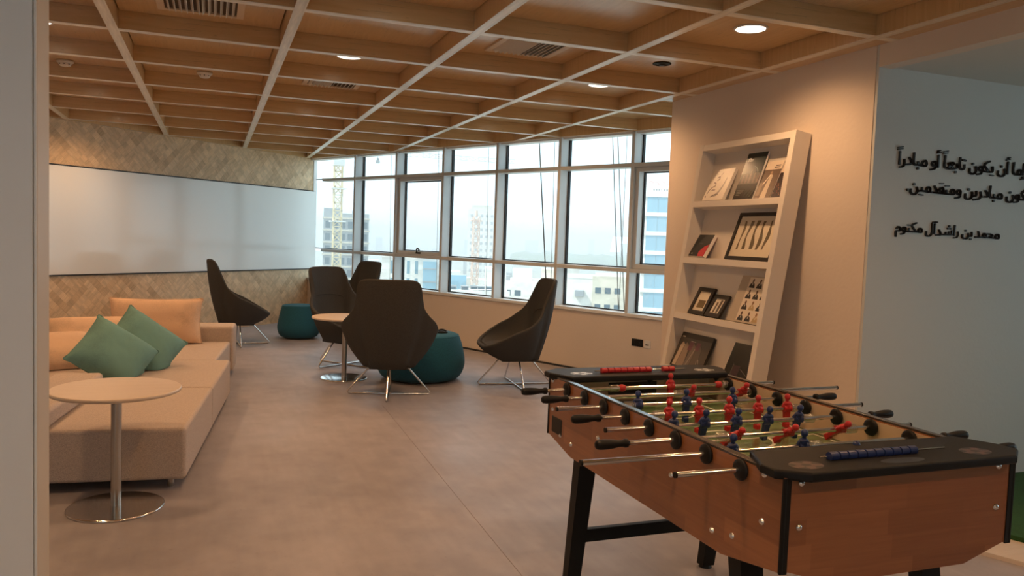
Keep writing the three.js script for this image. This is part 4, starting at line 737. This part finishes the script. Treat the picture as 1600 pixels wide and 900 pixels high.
{ const p = polar(8.2, 200), t = thing('tower_crane', 'white lattice tower crane standing by the whiteboard end of the windows', 'crane', [p[0], 0, p[2]]);
  lattice(t, 'mast', O.yellow, [0, GY, 0], [0, 24, 0], 1.9, 1.9, 0.22);
  const e = polar(20.6, 208); lattice(t, 'jib', O.steelWhite, [0, 21.6, 0], [e[0] - p[0], 21.4, e[2] - p[2]], 1.0, 1.6, 0.09);
  mesh('cab', bx(-1.6, 1.2, 17.5, 19.8, 0.6, 2.4, 0.2), O.steelWhite, t); mesh('platform', merge(bx(-1.8, 1.8, 12.0, 12.25, -1.8, 1.8), bx(-1.8, 1.8, 4.0, 4.25, -1.8, 1.8)), O.steelWhite, t);
  const h = polar(10.9, 201.5), x = h[0] - p[0], z = h[2] - p[2]; mesh('hoist_rope', merge(tf(cyl(0.05, 0.05, 2.0, 6), [x, 20.6, z])), O.rope, t); mesh('hook_block', merge(bx(x - 0.5, x + 0.5, 18.9, 19.7, z - 0.3, z + 0.3, 0.15), bx(x - 0.25, x + 0.25, 19.7, 20.2, z - 0.2, z + 0.2)), O.grey, t);
}
{ const p = polar(18.0, 300), t = thing('construction_mast', 'orange lattice mast in front of the pale hazy tower', 'mast', [p[0], 0, p[2]]); lattice(t, 'lattice', O.orange, [0, GY, 0], [0, 9.3, 0], 2.2, 2.2, 0.22); mesh('head_frame', merge(bx(-2.2, 2.2, 7.4, 7.9, -0.5, 0.5), bx(-0.4, 0.4, 9.3, 11.5, -0.4, 0.4)), O.orange, t); }
{ const t = building('flat_roof_block', 'white flat-roofed building with grey cooling units on its roof', 18.2, 110);
  mesh('wall', bx(-4.4, 4.6, GY, -6.5, -14, 0), O.white, t); mesh('parapet', merge(bx(-4.4, 4.6, -6.5, -5.9, -0.3, 0), bx(-4.4, -4.1, -6.5, -5.9, -14, -0.3)), O.white, t);
  mesh('plant_room', bx(1.2, 4.2, -6.5, -2.9, -10, -6), O.white, t); mesh('glass_hut', bx(-4.0, -1.6, -6.5, -4.2, -9, -7), O.bluePane, t);
  for (const [x, z] of [[-3.4, -1.8], [-1.7, -1.6], [-0.4, -2.6], [0.6, -1.9], [1.8, -2.2]]) { const u = mesh('cooling_unit', bx(x - 0.55, x + 0.55, -6.5, -5.35, z - 0.4, z + 0.4, 0.04), O.grey, t); mesh('fan_grille', bx(x - 0.42, x + 0.42, -6.3, -5.55, z + 0.4, z + 0.44), O.darkPane, u); }
  mesh('roof_pipes', merge(tube([[-2.6, -5.9, -1.2], [-1.0, -5.9, -1.3], [2.6, -5.8, -1.1], [3.6, -6.2, -1.0]], 0.06, 6), tube([[2.2, -6.5, -1.6], [2.2, -5.0, -1.6], [3.4, -5.0, -1.6]], 0.06, 6)), O.steelWhite, t);
}
{ const t = building('low_block', 'white stepped building seen above the chair by the window', 22.3, 140);
  mesh('wall', bx(-6, 4.4, GY, -6.0, -12, 0), O.white, t); mesh('roof_hut', bx(-3.9, -0.4, -6, -4.0, -9, -3), O.white, t); mesh('roof_hut', bx(1.4, 3.9, -6, -3.9, -10, -4), O.cream, t); wins(t, O.darkPane, [-4.6, -2.8], [-8.6, -12], 1.1, 1.0, 0); mesh('cooling_unit', bx(-5.2, -4.2, -6, -5.1, -2, -1, 0.05), O.grey, t);
}
{ const t = building('corner_block', 'white corner building with a cream side and small dark windows', 26.8, 125);
  mesh('wall', bx(-4.9, 4.8, GY, -4.4, -14, 0), O.white, t); mesh('parapet', merge(bx(-4.95, 0, -4.4, -3.7, -0.4, 0.05), bx(-0.2, 4.85, -4.4, -3.4, -0.4, 0.05)), O.white, t);
  mesh('side_wall', bx(-0.6, 4.9, GY, -3.9, -3, 0.35), O.cream, t); wins(t, O.darkPane, [0.3, 1.8, 3.3], [-6.6, -9.2], 0.9, 0.9, 0.36); mesh('cooling_unit', bx(-3.3, -1.9, -7.2, -6.2, 0, 0.9, 0.06), O.grey, t);
}
{ const t = building('glass_tower', 'tower banded in blue glass and white next to the plaster wall', 31.6, 210);
  mesh('wall', bx(-6.2, 9, GY, 13.6, -16, -0.3), O.white, t);
  for (let k = 0; k < 8; k++) { const y = 9.57 - k * 4.97; for (let i = 0; i < 5; i++) mesh('glass_panel', bx(-5.3 + i * 2.8, -5.3 + i * 2.8 + 2.74, y, y + 3.95, -1.2, -0.15), O.bluePane, t); }
  for (let k = 0; k < 9; k++) { const y = 13.54 - k * 4.97; mesh('white_band', bx(-6.4, 9.2, y, y + 1.02, -16, 0.1), O.white, t); }
  mesh('sign_board', bx(-6, 9, 14.6, 19.6, -8, -7.6), O.steelWhite, t);
  { const c = document.createElement('canvas'); c.width = 512; c.height = 160; const g = c.getContext('2d'); g.fillStyle = '#e9e4e0'; g.fillRect(0, 0, 512, 160); g.strokeStyle = '#c58a86'; g.lineWidth = 7; g.lineCap = 'round'; for (let i = 0; i < 9; i++) { g.beginPath(); g.moveTo(20 + i * 54, 70 - (i % 3) * 16); g.quadraticCurveTo(36 + i * 54, 20 + (i % 4) * 12, 58 + i * 54, 60 + (i % 2) * 18); g.stroke(); } g.fillStyle = '#7f8386'; for (let i = 0; i < 14; i++) g.fillRect(60 + i * 24, 112, i % 4 === 3 ? 6 : 16, 18);
    const m = new THREE.CanvasTexture(c); m.colorSpace = THREE.SRGBColorSpace; mesh('sign_print', new THREE.PlaneGeometry(14.6, 4.6).translate(1.5, 17.1, -7.55), std({ map: m, roughness: 0.8 }), t); }
}
{ // far districts
  for (let k = 0; k < 26; k++) { const az = 8 + k * 0.9, d = 430 + (k % 4 === 3 && k > 8 && k < 14 ? 400 : (k % 4) * 110) + rr(0, 20), w = rr(10, 22), top = rr(-34, -22), t = building('distant_block', 'low hazy building among the far city blocks', az, d, 'far city blocks'); mesh('wall', bx(-w / 2, w / 2, GY, top, -rr(10, 26), 0), [O.white, O.cream, O.grey][k % 3], t); }
  for (let k = 0; k < 22; k++) { const az = 8 + k * 1.08 + rr(-0.15, 0.15), d = 2050 + (k % 3) * 260, w = rr(14, 40), top = rr(-16, k % 5 === 2 ? 30 : 4), t = building('skyline_block', 'faint building on the hazy skyline', az, d, 'hazy skyline'); mesh('wall', bx(-w / 2, w / 2, GY, top, -20, 0), [O.white, O.grey][k % 2], t); }
  const gs = []; for (let k = 0; k < 260; k++) { const p = polar(rr(21, 29), rr(1400, 1800)), s = rr(6, 13); gs.push(tf(new THREE.IcosahedronGeometry(s, 1), [p[0], GY + s * 0.6, p[2]], [rnd(), rnd(), 0], [1.4, 0.8, 1.4])); }
  const t = tag(mesh('tree_belt', merge(gs), O.leaf), 'belt of hazy green trees between the far buildings', 'trees'); t.userData.kind = 'stuff';
}
// ropes hanging outside the glass
for (const [a, b, r] of [[[3.97, 3.3, -9.80], [4.15, -0.6, -9.36], 0.009], [[4.10, 3.3, -9.48], [4.13, -0.6, -9.44], 0.004], [[4.47, 3.3, -8.68], [4.62, -0.6, -8.32], 0.006], [[4.50, 3.3, -8.61], [4.66, -0.6, -8.24], 0.006], [[4.585, 3.3, -8.43], [4.575, -0.6, -8.44], 0.003], [[3.585, 3.3, -10.61], [3.62, -0.6, -10.52], 0.003], [[3.14, 3.3, -11.6], [3.16, -0.6, -11.52], 0.003], [[2.645, 3.3, -12.66], [2.68, -0.6, -12.58], 0.003]])
  tag(mesh('facade_rope', tube([a, [(a[0] + b[0]) / 2, (a[1] + b[1]) / 2, (a[2] + b[2]) / 2], b], r, 6, 8), O.rope), 'thin rope hanging down the facade outside the glass', 'rope', 'facade ropes outside the windows');
if (HAZE) scene.fog = new THREE.FogExp2(new THREE.Color(0.92, 0.96, 1.0), HAZE);

renderer.render(scene, camera);
